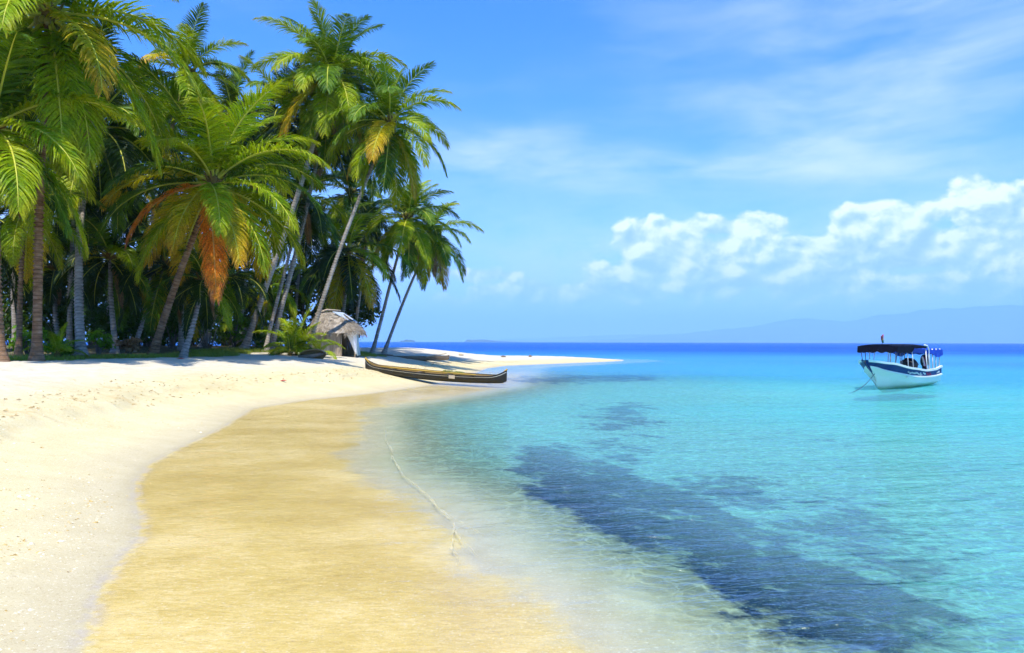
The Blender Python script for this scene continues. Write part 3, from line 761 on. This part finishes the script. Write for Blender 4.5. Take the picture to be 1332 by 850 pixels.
# ------------------------------------------------------------------ dugout canoes
def canoe_loft(L, bw, hh, tipz, rock, thick=.05, n=40):
    """returns section function data: outer rings"""
    secs = []
    for i in range(n+1):
        u = i/n; x = (u-.5)*L; q = abs(2*u-1)
        b = bw*(1-q**2.6)**.75*.5+.035
        kz = rock*q**2.2; up = tipz*max(0, (q-.80)/.20)**2.0
        tz = hh+rock*.75*q**2.0+up
        secs.append((x, b, kz+ .25*max(0, (q-.92)/.08)**2*hh, tz))
    return secs
def canoe_hull(mb, secs, thick, mi_out=0, mi_line=1, mi_in=2):
    R_ = []
    for (x, b, kz, tz) in secs:
        h = tz-kz; ring = []
        for (fy, fz) in ((0,0),(.45,.04),(.78,.22),(.93,.52),(1.0,.84)): ring.append((x, -b*fy, kz+h*fz))
        ring.append((x, -b*1.02, kz+h*.90)); ring.append((x, -b*1.03, kz+h)); bi = max(.004, b-thick)
        ring.append((x, -bi, kz+h)); ring.append((x, -bi*.9, kz+h*.55)); ring.append((x, -bi*.5, kz+h*.14+.03)); ring.append((x, 0, kz+h*.10+.03))
        R_.append(ring)
    m_ = len(R_[0]); mats_ = [mi_out]*4+[mi_line, mi_out, mi_in, mi_in, mi_in, mi_in]
    for sgn in (1, -1):
        b0 = len(mb.v)
        for r in R_:
            for (x, y, z) in r: mb.v.append((x, y*sgn, z)); mb.t.append(0)
        for i in range(len(R_)-1):
            for k in range(m_-1):
                f = (b0+i*m_+k, b0+(i+1)*m_+k, b0+(i+1)*m_+k+1, b0+i*m_+k+1)
                mb.f.append(f if sgn == 1 else f[::-1]); mb.mi.append(mats_[k])
        for i, rev in ((0, 1), (len(R_)-1, 0)):
            f = tuple(b0+i*m_+k for k in range(m_)); mb.f.append(f[::-1] if rev == (sgn == 1) else f); mb.mi.append(mi_out)
M['canoe_black'] = pbr('black_canoe_paint', (.014,.014,.013), .5, .4, bump=(6, .01)); M['canoe_line'] = pbr('white_line_paint', (.55,.55,.5), .6)
M['canoe_yellow'] = pbr('ochre_paint', (.48,.30,.05), .6); M['canoe_in'] = pbr('worn_canoe_inside', (.30,.20,.07), .8)
M['wood_old'] = pbr('old_wood', (.22,.17,.12), .9, .1, bump=(8, .03)); M['wood_pale'] = pbr('pale_wood', (.5,.42,.30), .8)
pr = Vector((-.2-.05, 36.3, 0)); pl = Vector((-7.65, 40.2, 0))
d = pl-pr; cl = d.length; mid = (pl+pr)/2
canoe = empty('dugout_canoe', (mid.x, mid.y, .20), math.atan2((-d).y, (-d).x)); canoe.rotation_euler = (R(4), R(3.0), math.atan2((-d).y, (-d).x))
tag(canoe, 'long black dugout canoe with upturned ends pulled up at the waterline', 'canoe')
secs = canoe_loft(cl, 1.0, .38, .26, .16); mb = MB(); canoe_hull(mb, secs, .05); 
hull = mb.build('hull', [M['canoe_black'], M['canoe_line'], M['canoe_in']], canoe)
for sgn in (-1, 1):
    mb = MB(); mb.tube([(x, sgn*(b-.01), tz+.012) for (x, b, kz, tz) in secs], .022, 6); mb.build('gunwale', M['canoe_black'], canoe, True)
for s_ in (-1, 1):
    x, b, kz, tz = secs[0 if s_ < 0 else -1]
    mb = MB(); mb.tube([(x-s_*.30, 0, tz-.22), (x-s_*.08, 0, tz-.03), (x+s_*.02, 0, tz+.08)], [.05,.055,.045], 8); mb.build('end_cap', M['canoe_yellow'], canoe, True)
for f, w in ((.22, .9), (.40, 1.0), (.60, 1.0), (.78, .9)):
    i = int(f*40); x, b, kz, tz = secs[i]; mb = MB(); mb.box((x, 0, tz-.06), (.2, 2*b-.06, .03)); mb.build('thwart', M['wood_old'], canoe)
mb = MB(); x, b, kz, tz = secs[27]; mb.box((x, -b*1.02-.004, kz+(tz-kz)*.80), (.34, .02, .16)); mb.build('name_patch', M['wood_pale'], canoe)
def top_local(root, name, mat, mb, label, cat, group=None):
    o = mb.build(name, mat, None, True); o.location = root.location; o.rotation_euler = root.rotation_euler; return tag(o, label, cat, group)
mb = MB(); mb.tube([(-3.0,-.16,.46),(-1,-.13,.44),(2.6,-.2,.46)], [.04,.045,.035], 7)
top_local(canoe, 'bamboo_pole', M['canoe_yellow'], mb, 'long ochre pole lying inside the black canoe', 'pole')
mb = MB(); mb.tube([(-3.6,.12,.50),(-2,.14,.44),(.5,.1,.42)], [.02,.025,.02], 7); 
top_local(canoe, 'paddle', M['canoe_in'], mb, 'dark wooden paddle shaft lying in the canoe beach end', 'paddle')
mb = MB(); rg = random.Random(4)
for k in range(120):
    x = rg.uniform(.6, 1.7); y = rg.uniform(-.2, .25); a = rg.uniform(0, 6.28); l = rg.uniform(.1, .25); z = .38+rg.uniform(0, .12)
    mb.tube([(x, y, z), (x+l*math.cos(a)*.5, y+l*math.sin(a)*.5, z+rg.uniform(0, .08)), (x+l*math.cos(a), y+l*math.sin(a)*.6, z+rg.uniform(-.03, .05))], .008, 4)
top_local(canoe, 'palm_leaf_bundle', M['grass'], mb, 'bundle of green leaf strips lying in the canoe middle', 'leaf bundle')

# old canoe behind, on the point
x1, x2 = W(506, 0, 60).x, W(586, 0, 62).x
c2 = empty('old_canoe', ((x1+x2)/2, 61.0, gz((x1+x2)/2, 61)-.03), R(10)); tag(c2, 'old weathered canoe lying on the sand beside the leaning palms', 'canoe')
mb = MB(); canoe_hull(mb, canoe_loft(x2-x1, .8, .36, .06, .05), .05); mb.build('hull', [M['wood_old'], M['wood_old'], M['canoe_in']], c2)
for xx in (-1.2, 1.0): mb = MB(); mb.box((xx, 0, .33), (.15, .66, .03)); mb.build('thwart', M['wood_old'], c2)
a = W(556, 0, 60.2).x; mb = MB(); mb.tube([(a-.1, 60.3, gz(a, 60.3)+.40), (a+.7, 60.3, gz(a, 60.3)+.52), (a+1.5, 60.2, gz(a, 60.3)+.68)], [.05,.045,.03], 7)
tag(mb.build('driftwood_pole', M['wood_pale'], None, True), 'pale driftwood pole propped on the old weathered canoe', 'pole')
# upturned log / broken canoe by the hut
lx, ly = W(407, 0, 44).x, 44
lg = empty('broken_canoe', (lx, ly, gz(lx, ly)), R(6)); tag(lg, 'broken grey canoe hull lying on the sand before the hut', 'canoe')
mb = MB(); canoe_hull(mb, canoe_loft(1.55, .7, .26, .02, .02, n=14), .05); ob = mb.build('hull', [M['wood_old'], M['wood_old'], M['canoe_in']], lg); ob.rotation_euler = (R(115), R(-5), 0); ob.location = (0, 0, .26)
mb = MB(); mb.tube([(-.75,-.3,.06),(0,-.35,.12),(.75,-.1,.3)], [.1,.12,.07], 7); mb.build('side_plank', M['wood_old'], lg, True)
for i, (px, Y, l, lab, mt) in enumerate([(500, 58, 1.3, 'grey driftwood log beside the leaning palm feet', 'wood_old'), (655, 84, .5, 'small dark driftwood stump on the sand spit', 'wood_old'), (690, 86, .35, 'little dark stone near the middle of the sand spit', 'wood_old'), (600, 78, .5, 'pale driftwood lump where the old canoe ends', 'wood_pale')]):
    x = W(px, 0, Y).x; mb = MB(); mb.tube([(-l/2,0,.05),(-.1*l,.05,.10),(l/2,-.03,.07)], [.08,.12,.05], 8); o = mb.build('driftwood', M[mt], None, True); o.location = (x, Y, gz(x, Y)); tag(o, lab, 'driftwood')
M['red'] = pbr('red_plastic', (.55,.05,.05), .5)
for px, Y, l, lab, mt in [(369, 30, .14, 'small red scrap lying on the sand before the hut', 'red'), (235, 34, .2, 'dry reddish leaf on the sand right of the hero palm', 'red')]:
    x = W(px, 0, Y).x; mb = MB(); mb.add([(-l,0,0),(0,-l*.3,.03),(l,0,.01),(0,l*.3,.05)], [(0,1,2,3)]); o = mb.build('fallen_leaf', M[mt]); o.location = (x, Y, gz(x, Y)+.02); tag(o, lab, 'leaf')
    so = o.modifiers.new('thick', 'SOLIDIFY'); so.thickness = .006

# ------------------------------------------------------------------ motor boat
M['bw'] = pbr('white_gelcoat', (.80,.80,.76), .3, .5, colfn=lambda N: N.mix(N.mr(N.sep(N.obj())[2], .02, .22), N.mix(N.noise(N.obj(), 2, 4, .6), (.42,.50,.30), (.62,.64,.46)), (.80,.80,.76)))  # greenish water reflection and shade put into the lower hull colour
M['bb'] = pbr('blue_gelcoat', (.006,.022,.16), .45, .25); M['navy'] = pbr('navy_canvas', (.004,.005,.014), .85, .1, bump=(9, .03)); M['royal'] = pbr('royal_blue_canvas', (.012,.06,.42), .75, .2, bump=(9, .03))
M['steel'] = pbr('white_tube', (.75,.75,.75), .35); M['dtube'] = pbr('dark_tube', (.10,.12,.18), .4); M['rubber'] = pbr('black_cowl', (.02,.02,.024), .35, .5); M['paint_white'] = pbr('white_lettering', (.8,.8,.8), .5)
M['rope'] = pbr('mooring_rope', (.05,.07,.12), .9); M['redp'] = pbr('red_lettering', (.6,.06,.12), .5)
bow = Vector((W(1136, 0, 34.4).x, 34.4, 0)); ste = Vector((W(1200, 0, 39.2).x, 39.2, 0)); dv = (bow-ste); BL = dv.length+.15
boat = empty('motor_boat', (ste.x, ste.y, 0), math.atan2(dv.y, dv.x)); tag(boat, 'white motor boat with blue topsides and dark canopy moored on the lagoon', 'motor boat')
def interp(tab, s):
    for (a, va), (b, vb) in zip(tab, tab[1:]):
        if s <= b:
            t = (s-a)/(b-a); t = t*t*(3-2*t)*.5+t*.5; return va+(vb-va)*t
    return tab[-1][1]
NS = 36
def station(s):
    gx = -.05+(BL+.95)*s; kx = BL*min(s, .93+.0)*1.0+(.0 if s < .93 else (s-.93)*2.5)
    gb = interp([(0,.88),(.3,1.0),(.6,1.0),(.8,.80),(.93,.46),(1,.12)], s)
    gzv = interp([(0,.98),(.15,.86),(.35,.84),(.6,.98),(.85,1.24),(1,1.36)], s)
    cb = gb*interp([(0,.90),(.5,.84),(.8,.58),(1,.22)], s); cz = interp([(0,.20),(.5,.22),(.8,.42),(1,.80)], s)
    kz = interp([(0,-.12),(.6,-.2),(.82,-.18),(.92,.10),(1,.62)], s)
    mx = lambda f: kx+(gx-kx)*f
    mzz = cz+(gzv-cz)*.36; mb_ = cb+(gb-cb)*.52
    m2z = cz+(gzv-cz)*.44; m2b = mb_+min(.055, gb*.07)
    return [(kx, 0, kz), (mx(.15), cb*.55, (kz+cz)/2-.04), (mx(.35), cb, cz), (mx(.36), cb+.02, cz+.03), (mx(.6), mb_, mzz), (mx(.62), m2b, mzz+.02), (mx(.66), m2b, m2z+.02), (mx(.67), mb_+min(.015, gb*.03), m2z+.045),
            (mx(.92), gb-.02, gzv-.10), (mx(.93), gb+.035, gzv-.09), (mx(1), gb+.035, gzv), (mx(1), gb-.07, gzv), (mx(.97), max(.005, gb*(.88-.75*max(0, (s-.7)/.3))), gzv-.12), (mx(.45), max(.004, min(cb*.85, gb*.5)*(1-.9*max(0, (s-.7)/.3))), max(.12, cz+.06))]
ST = [station(i/NS) for i in range(NS+1)]
mats_seg = [0,0,0,0,0,0,0,1,0,0,0,0,0]
mb = MB(); m_ = len(ST[0])
for sgn in (1, -1):
    b0 = len(mb.v)
    for r in ST:
        for (x, y, z) in r: mb.v.append((x, y*sgn, z)); mb.t.append(0)
    for i in range(NS):
        for k in range(m_-1):
            f = (b0+i*m_+k, b0+(i+1)*m_+k, b0+(i+1)*m_+k+1, b0+i*m_+k+1)
            mb.f.append(f if sgn == -1 else f[::-1]); mb.mi.append(mats_seg[k])
    mb.f.append(tuple(b0+k for k in range(m_))); mb.mi.append(0)
    mb.f.append(tuple(b0+NS*m_+k for k in range(m_))); mb.mi.append(1)
hull = mb.build('hull', [M['bw'], M['bb']], boat); hull.data.polygons.foreach_set('use_smooth', [True]*len(hull.data.polygons))
try:
    hull.data.set_sharp_from_angle(angle=R(28))
except Exception: pass
mb = MB()
for i in range(NS):
    a, b = ST[i][-1], ST[i+1][-1]; mb.add([(a[0], -a[1], a[2]), (a[0], a[1], a[2]), (b[0], b[1], b[2]), (b[0], -b[1], b[2])], [(0,3,2,1)])
mb.build('deck', M['bw'], boat)
for s in (.25, .45, .62):
    st = station(s); mb = MB(); mb.box((st[11][0], 0, .55), (.32, 2*st[11][1]-.12, .06)); mb.build('bench', M['bw'], boat)
mb = MB(); a = station(.80); 
for i in range(29, NS):
    p, q = ST[i][11], ST[i+1][11]; mb.add([(p[0], -p[1], p[2]-.02), (p[0], p[1], p[2]-.02), (q[0], q[1], q[2]-.02), (q[0], -q[1], q[2]-.02)], [(0,3,2,1)])
mb.build('foredeck', M['bw'], boat)
# canopies with scalloped valances
def canopy(x0, x1, hw, z, mat, name, val, seed):
    rg = random.Random(seed); mb = MB(); nx_, ny_ = 16, 8; top = []
    for i in range(nx_+1):
        for j in range(ny_+1):
            u = i/nx_; v = j/ny_*2-1; top.append((x0+(x1-x0)*u, v*hw, z+.10*(1-v*v)-.03*math.cos(u*math.pi*6)*(abs(v))+rg.uniform(-.006, .006)))
    mb.add(top, [(i*(ny_+1)+j, (i+1)*(ny_+1)+j, (i+1)*(ny_+1)+j+1, i*(ny_+1)+j+1) for i in range(nx_) for j in range(ny_)])
    for sgn in (-1, 1):                                          # side valance
        vs = []
        for i in range(41):
            u = i/40; dr = .07+val(u)+.035*abs(math.sin(u*22)); vs += [(x0+(x1-x0)*u, sgn*hw, z+.005), (x0+(x1-x0)*u, sgn*(hw+.02), z-dr)]
        mb.add(vs, [(2*i, 2*i+1, 2*i+3, 2*i+2) for i in range(40)])
    for xe, u in ((x0, 0), (x1, 1)):
        vs = []
        for i in range(21):
            v = i/20*2-1; dr = (.10+val(u))*(.75+.25*abs(math.sin(v*7))); vs += [(xe, v*hw, z+.10*(1-v*v)), (xe, v*hw*1.01, z-dr)]
        mb.add(vs, [(2*i, 2*i+1, 2*i+3, 2*i+2) for i in range(20)])
    o = mb.build(name, mat, boat); so = o.modifiers.new('thick', 'SOLIDIFY'); so.thickness = .02
    return o
canopy(BL*.34, BL-.6, .86, 1.94, M['navy'], 'front_canopy', lambda u: .20*max(0, min(1, (u-.45)/.1)), 1)
canopy(-.15, BL*.31, .86, 1.76, M['royal'], 'rear_canopy', lambda u: .16+.1*math.sin(u*5), 2)
def gun(x):
    s = (x+.05)/(BL+.95); st = station(s); return st[11]
for x in (.15, .75, 1.35, BL*.34): 
    for sgn in (-1, 1):
        g = gun(x); mb = MB(); mb.tube([(x, sgn*(g[1]-.02), g[2]-.1), (x+.02, sgn*.84, 1.82)], .026, 8); mb.build('pole', M['steel'], boat, True)
for sgn in (-1, 1):
    g = gun(2.0); mb = MB(); mb.tube([(2.0, sgn*(g[1]-.02), g[2]-.1), (2.02, sgn*.88, 1.5), (2.08, sgn*.89, 1.82), (2.30, sgn*.89, 1.97), (2.7, sgn*.89, 2.0)], .034, 8); mb.build('arch_tube', M['steel'], boat, True)
for x in (BL*.62, BL*.71, BL*.80, BL*.88):
    for sgn in (-1, 1):
        g = gun(x); mb = MB(); mb.tube([(x, sgn*(g[1]-.04), g[2]-.05), (x, sgn*.82, 1.94)], .018, 8); mb.build('pole', M['dtube'] if x > BL*.75 else M['steel'], boat, True)
# outboard motor, tilted
mo = MB(); rot = Matrix.Rotation(R(-28), 3, 'Y')
pts = [Vector((0,0,0)), Vector((0,0,.12)), Vector((0,0,.34)), Vector((.02,0,.5)), Vector((.03,0,.58))]
mo.tube([Vector((-.2,0,.98))+rot@p for p in pts], [.20,.27,.28,.22,.08], 12, 0, True, None, .75)
mot = mo.build('outboard_motor', M['rubber'], boat, True)
mb = MB(); mb.tube([(-.22,0,1.0),(-.38,0,.45),(-.45,0,-.1)], [.13,.09,.07], 8); mb.build('motor_leg', M['rubber'], boat, True)
# covered console and spare gear inside
mb = MB(); mb.blob((1.75,-.1,1.0), (.30,.42,.36), 5, 14, 9, .08); mb.build('console_cover', M['rubber'], boat, True)
mb = MB(); rr = Matrix.Rotation(R(35), 3, 'Y'); mb.box((.95,.35,1.18), (.10,.05,.55), rr); mb.build('red_stripe_board', M['redp'], boat)
mb = MB(); mb.box((1.06,.35,1.19), (.07,.052,.55), rr); mb.build('white_stripe_board', M['steel'], boat)
# flag on its staff
mb = MB(); mb.tube([(BL*.82,0,2.0),(BL*.82,0,2.47)], .012, 6); fl = mb.build('flag_staff', M['dtube'], boat, True)
mb = MB(); cols = []
for i in range(7):
    for j in range(10):
        u, v = i/6, j/9; mb.v.append((BL*.82-.36*u*(.35+.65*(1-v))*.8, .06*math.sin(u*5+v*2)-.04*u, 2.10+.40*v-.22*u*v)); mb.t.append(v)
for i in range(6):
    for j in range(9): mb.f.append((i*10+j, (i+1)*10+j, (i+1)*10+j+1, i*10+j+1)); mb.mi.append(0 if j < 3 else (1 if j < 5 else 2))
fo = mb.build('flag', [pbr('flag_green', (.02,.16,.04), .8), pbr('flag_yellow', (.65,.40,.03), .8), pbr('flag_red', (.60,.03,.03), .8)], fl, True)
so = fo.modifiers.new('thick', 'SOLIDIFY'); so.thickness = .006
# painted name: worn, unreadable white script, a red block and a small white word
def side_pt(s, f):
    st = station(s); a, b = Vector(st[7]), Vector(st[8]); p = a.lerp(b, f); return p
rg = random.Random(12)
def marks(s0, s1, n, mat, name, fs=(.2, .7)):
    mb = MB()
    for sgn in (1,):
        for k in range(n):
            s = s0+(s1-s0)*(k+rg.uniform(.1, .9))/n; f = rg.uniform(*fs); path = []
            for j in range(5):
                p = side_pt(max(0, min(1, s+(j-2)*.0035)), max(.05, min(.95, f+.16*math.sin(j*1.9+k)))); path.append(Vector((p.x, p.y*sgn+.012*sgn, p.z)))
            mb.tube(path, .017, 4)
    return mb.build(name, mat, boat)
marks(.66, .44, 14, M['paint_white'], 'script_lettering', (.15, .5)); marks(.36, .27, 9, M['redp'], 'red_lettering', (.2, .75)); marks(.42, .38, 4, M['paint_white'], 'short_lettering', (.3, .6)); marks(.12, .06, 5, M['paint_white'], 'stern_lettering', (.3, .6))
# mooring rope
br = boat.matrix_basis @ Vector((BL*1.0, .1, .72)); e = W(1104, 510, 32.8); e.z = -.05
mb = MB(); pts = []
for i in range(13):
    t = i/12; p = Vector(br).lerp(e, t); p.z -= .16*math.sin(math.pi*t); pts.append(p)
mb.tube(pts, .013, 6); tag(mb.build('mooring_rope', M['rope'], None, True), 'thin mooring rope slanting from the boat bow into the water', 'rope')

# ------------------------------------------------------------------ far land
M['hill'] = pbr('forested_hill', (.04,.075,.03), .95, .05, colfn=lambda N: N.ramp(N.noise(N.pos(), .002, 6, .6), [(.3, (.03,.055,.025)), (.7, (.07,.11,.04))]))
def ridge(name, label, prof, Y, depth, seed, kind='structure'):
    mb = MB(); n = 140; nd = 14; rg_x0, rg_x1 = prof[0][0], prof[-1][0]
    for i in range(n+1):
        px = rg_x0+(rg_x1-rg_x0)*i/n; hpx = 0
        for (a, ha), (b, hb) in zip(prof, prof[1:]):
            if a <= px <= b: t = (px-a)/(b-a); hpx = ha+(hb-ha)*(t*t*(3-2*t)); break
        for j in range(nd+1):
            v = j/nd; y = Y-depth*.5+depth*v; x = Y*(px-666)/1000*(1+.05*(v-.5))
            nz = float(fbm(np.array([x]), np.array([y]), 6.0/depth, seed, 5)[0])
            h = Y*hpx/1000*(math.sin(math.pi*v)**.8)*(1+.55*nz*math.sin(math.pi*v))
            mb.v.append((x, y, h-(3 if j in (0, nd) or i in (0, n) else 0))); mb.t.append(0)
    for i in range(n):
        for j in range(nd): a = i*(nd+1)+j; mb.f.append((a, a+nd+1, a+nd+2, a+1)); mb.mi.append(0)
    return tag(mb.build(name, M['hill'], None, True), label, None, None, kind)
ridge('mountains', 'hazy blue mountain range beyond the sea', [(720,0),(800,4),(880,11),(960,19),(1040,30),(1090,28),(1140,34),(1220,44),(1330,46),(1420,40),(1520,46),(1640,20),(1760,0)], 21000, 6000, 5)
ridge('far_mountains', 'fainter second mountain range beyond the sea', [(600,0),(700,5),(830,10),(980,12),(1150,20),(1300,31),(1500,30),(1800,20),(2000,0)], 27000, 5000, 9)
ridge('island', 'low distant island left of the open sea', [(603,0),(608,2.6),(625,3.2),(650,1.2),(668,.6),(690,0)], 7000, 500, 3)
isl = ridge('island', 'tiny wooded island on the horizon beside the point', [(519,0),(523,1.6),(529,2.8),(533,2.2),(538,2.3),(540,0)], 5000, 120, 4)

# ------------------------------------------------------------------ haze
hm = bpy.data.materials.new('haze'); hm.use_nodes = True; nt = hm.node_tree; nt.nodes.clear()
o_ = nt.nodes.new('ShaderNodeOutputMaterial'); v_ = nt.nodes.new('ShaderNodeVolumePrincipled')
v_.inputs['Color'].default_value = (.37,.655,1.0,1); v_.inputs['Density'].default_value = HAZE = 1.05e-4; v_.inputs['Anisotropy'].default_value = -.25
nt.links.new(v_.outputs[0], o_.inputs['Volume'])
LOW = float(Z.min())-1.0
mb = MB(); top = max(v.co.z for o in bpy.data.objects if o.type == 'MESH' and 'mountain' in o.name for v in o.data.vertices)+15.0; print('haze top', top); mb.box((0, 0, (LOW+top)/2), (2.5*LIM, 2.5*LIM, top-LOW))
tag(mb.build('haze', hm), 'thin blue sea haze softening the far mountains', 'haze', None, 'stuff')

# ------------------------------------------------------------------ sky
world = bpy.data.worlds.new('World'); S.world = world; world.use_nodes = True
nt = world.node_tree; nt.nodes.clear(); N = NT(nt)
SUN = Vector((-.07, -.43, .90)).normalized(); EL = math.asin(SUN.z); AZ = math.atan2(SUN.x, SUN.y)
sky = N.n.new('ShaderNodeTexSky'); sky.sky_type = 'NISHITA'; sky.sun_disc = False; sky.sun_elevation = EL; sky.sun_rotation = AZ % (2*math.pi)
sky.air_density = 1.0; sky.dust_density = .6; sky.ozone_density = 3.0
dirv = N.n.new('ShaderNodeTexCoord').outputs['Generated']
dx, dy, dz = N.sep(dirv)[:3]
u = N.m('ARCTAN2', dx, dy); v = N.m('ARCSINE', dz)
el = N.m('MAXIMUM', v, 0.0)
hs = N.n.new('ShaderNodeHueSaturation'); N.l.new(sky.outputs[0], hs.inputs['Color']); hs.inputs['Saturation'].default_value = 1.25
base = N.mix(N.mr(el, .0, .5, 0, 1), N.mix(1.0, hs.outputs[0], (1.05,1.36,1.75), 'MULTIPLY'), N.mix(1.0, hs.outputs[0], (.60,1.27,1.95), 'MULTIPLY'))
K_ = 1.0
def px_u(px): return math.atan((px-666)/1000)
def px_v(py): return math.atan((446-py)/1000)
uv = N.xyz(u, v, 0.0)
# high thin cirrus
warp = N.noise(uv, 2.2, 3, .5, 0, True)
uvw = N.vm('ADD', uv, N.vm('MULTIPLY', N.vm('SUBTRACT', warp, (.5,.5,.5)), (.25,.10,0)))
ci1 = N.noise(N.vm('MULTIPLY', uvw, (2.2, 9.0, 1)), 1.6, 7, .55)
def gauss(px, py, rx, ry, rot=0.0):
    a = N.m('SUBTRACT', u, px_u(px)); b = N.m('SUBTRACT', v, px_v(py))
    c, s = math.cos(rot), math.sin(rot)
    p = N.m('ADD', N.m('MULTIPLY', a, c), N.m('MULTIPLY', b, s)); q = N.m('SUBTRACT', N.m('MULTIPLY', b, c), N.m('MULTIPLY', a, s))
    p = N.m('DIVIDE', p, rx/1000); q = N.m('DIVIDE', q, ry/1000)
    return N.m('POWER', 2.71828, N.m('MULTIPLY', N.m('ADD', N.m('MULTIPLY', p, p), N.m('MULTIPLY', q, q)), -1.0))
def maxs(l):
    r = l[0]
    for x in l[1:]: r = N.m('MAXIMUM', r, x)
    return r
def sums(l):
    r = l[0]
    for x in l[1:]: r = N.m('ADD', r, x)
    return r
cm1 = sums([N.m('MULTIPLY', gauss(650, 205, 150, 40, .06), .85), N.m('MULTIPLY', gauss(900, 225, 170, 32, -.05), 1.0), N.m('MULTIPLY', gauss(1230, 130, 260, 110, -.35), .8), N.m('MULTIPLY', gauss(1080, 215, 220, 55, -.4), .5), N.m('MULTIPLY', gauss(620, 330, 260, 70), .45)])
cirrus = N.m('MULTIPLY', N.mr(ci1, .28, .75), N.m('MINIMUM', cm1, 1.0))
cirrus = N.m('ADD', cirrus, N.m('MULTIPLY', N.mr(ci1, .45, .8), .12))
# low haze veil of cloud
veil = N.m('MULTIPLY', N.mr(v, .26, .05), N.mr(N.noise(N.vm('MULTIPLY', uvw, (3, 8, 1)), 2.4, 6, .6), .3, .72))
# cumulus bank
cov = maxs([gauss(850, 318, 65, 38), gauss(960, 330, 70, 40), gauss(905, 360, 170, 40), gauss(1040, 345, 75, 34), gauss(1140, 302, 52, 26), gauss(1120, 360, 120, 38),
            gauss(1245, 290, 48, 32), gauss(1275, 330, 62, 45), gauss(1330, 345, 70, 45), gauss(1420, 300, 90, 60), gauss(1230, 375, 130, 28), gauss(700, 385, 150, 26), gauss(600, 360, 90, 14), gauss(1180, 345, 100, 40), N.m('MULTIPLY', gauss(1010, 372, 240, 34), .8), N.m('MULTIPLY', gauss(1200, 385, 280, 30), .85), gauss(960, 300, 90, 22), N.m('MULTIPLY', gauss(1560, 330, 120, 60), 1.0), N.m('MULTIPLY', gauss(420, 340, 150, 50), .8), N.m('MULTIPLY', gauss(100, 320, 150, 60), .9)])
def cumulus(du, dv):
    q = N.vm('ADD', N.xyz(u, N.m('MULTIPLY', v, 1.25), 0.0), (du, dv, 0.0))
    f = N.noise(q, 15, 8, .56, .25); g = N.noise(q, 45, 4, .5)
    bl = N.voro(N.vm('ADD', q, N.vm('MULTIPLY', N.noise(q, 22, 3, .5, 0, True), (.03,.03,0))), 26, 'SMOOTH_F1')
    return N.m('ADD', N.m('ADD', N.m('MULTIPLY', N.m('SUBTRACT', f, .5), 1.5), N.m('MULTIPLY', N.m('SUBTRACT', g, .5), .42)), N.m('MULTIPLY', N.m('SUBTRACT', .35, bl), .75))
d0 = N.m('ADD', cov, cumulus(0, 0)); d1 = N.m('ADD', cov, cumulus(-.006, .010))
dens = N.m('MULTIPLY', N.mr(d0, .33, .60), N.mr(cov, .12, .38))
base_fade = N.mr(v, .022, .075)
light = N.m('MULTIPLY', N.m('SUBTRACT', d0, d1), 2.6)
light = N.m('ADD', N.m('ADD', light, .50), N.m('MULTIPLY', N.m('SUBTRACT', v, .09), 3.2), None, True)
WH = 10.8
ccol = N.ramp(light, [(.0, (.36*WH,.52*WH,.86*WH)), (.45, (.56*WH,.70*WH,.98*WH)), (.8, (.90*WH,.95*WH,1.06*WH)), (1.0, (1.10*WH,1.10*WH,1.10*WH))])
sk = N.mix(N.m('MULTIPLY', N.m('MINIMUM', cirrus, 1.0), .78), base, (.64*WH,.74*WH,.95*WH))
sk = N.mix(N.m('MULTIPLY', veil, .72), sk, (.46*WH,.66*WH,.98*WH))
soft = N.m('MULTIPLY', N.m('MINIMUM', N.m('ADD', gauss(1090, 355, 300, 50), N.m('MULTIPLY', gauss(820, 345, 130, 45), .7)), 1.0), N.mr(N.noise(N.vm('MULTIPLY', uvw, (1, 1.8, 1)), 9.0, 7, .62), .32, .62))
sk = N.mix(N.m('MULTIPLY', soft, N.m('MULTIPLY', base_fade, .80)), sk, (.60*WH,.73*WH,1.0*WH))
sk = N.mix(N.m('MULTIPLY', dens, N.m('MULTIPLY', base_fade, .80)), sk, ccol)
bg = N.n.new('ShaderNodeBackground'); N.l.new(sk, bg.inputs[0]); bg.inputs[1].default_value = .105
wo = N.n.new('ShaderNodeOutputWorld'); N.l.new(bg.outputs[0], wo.inputs[0])

sl_ = bpy.data.lights.new('sun', 'SUN'); sl_.energy = 4.9; sl_.angle = R(.5); sl_.color = (1.0,.95,.86)
so = bpy.data.objects.new('sun', sl_); COL.objects.link(so); so.rotation_euler = SUN.to_track_quat('Z', 'Y').to_euler(); so.location = (0,0,30)

# ------------------------------------------------------------------ camera
cd = bpy.data.cameras.new('camera'); cd.sensor_width = 36; cd.lens = 36*1000/1332; cd.clip_start = .1; cd.clip_end = 120000
cam = bpy.data.objects.new('camera', cd); COL.objects.link(cam); S.camera = cam
pitch = math.atan(20/1000)
cam.matrix_world = Matrix.Translation((0,0,CAMZ)) @ Matrix.Rotation(R(90)+pitch, 4, 'X') @ Matrix.Rotation(.0026, 4, 'Z')
S.view_settings.view_transform = 'Standard'; S.view_settings.look = 'None'; S.view_settings.exposure = .5; S.view_settings.gamma = 1
S.render.engine = 'CYCLES'
c = S.cycles; c.max_bounces = 8; c.diffuse_bounces = 2; c.use_adaptive_sampling = True; c.adaptive_threshold = .03; c.glossy_bounces = 3; c.transparent_max_bounces = 12; c.transmission_bounces = 3; c.volume_bounces = 1
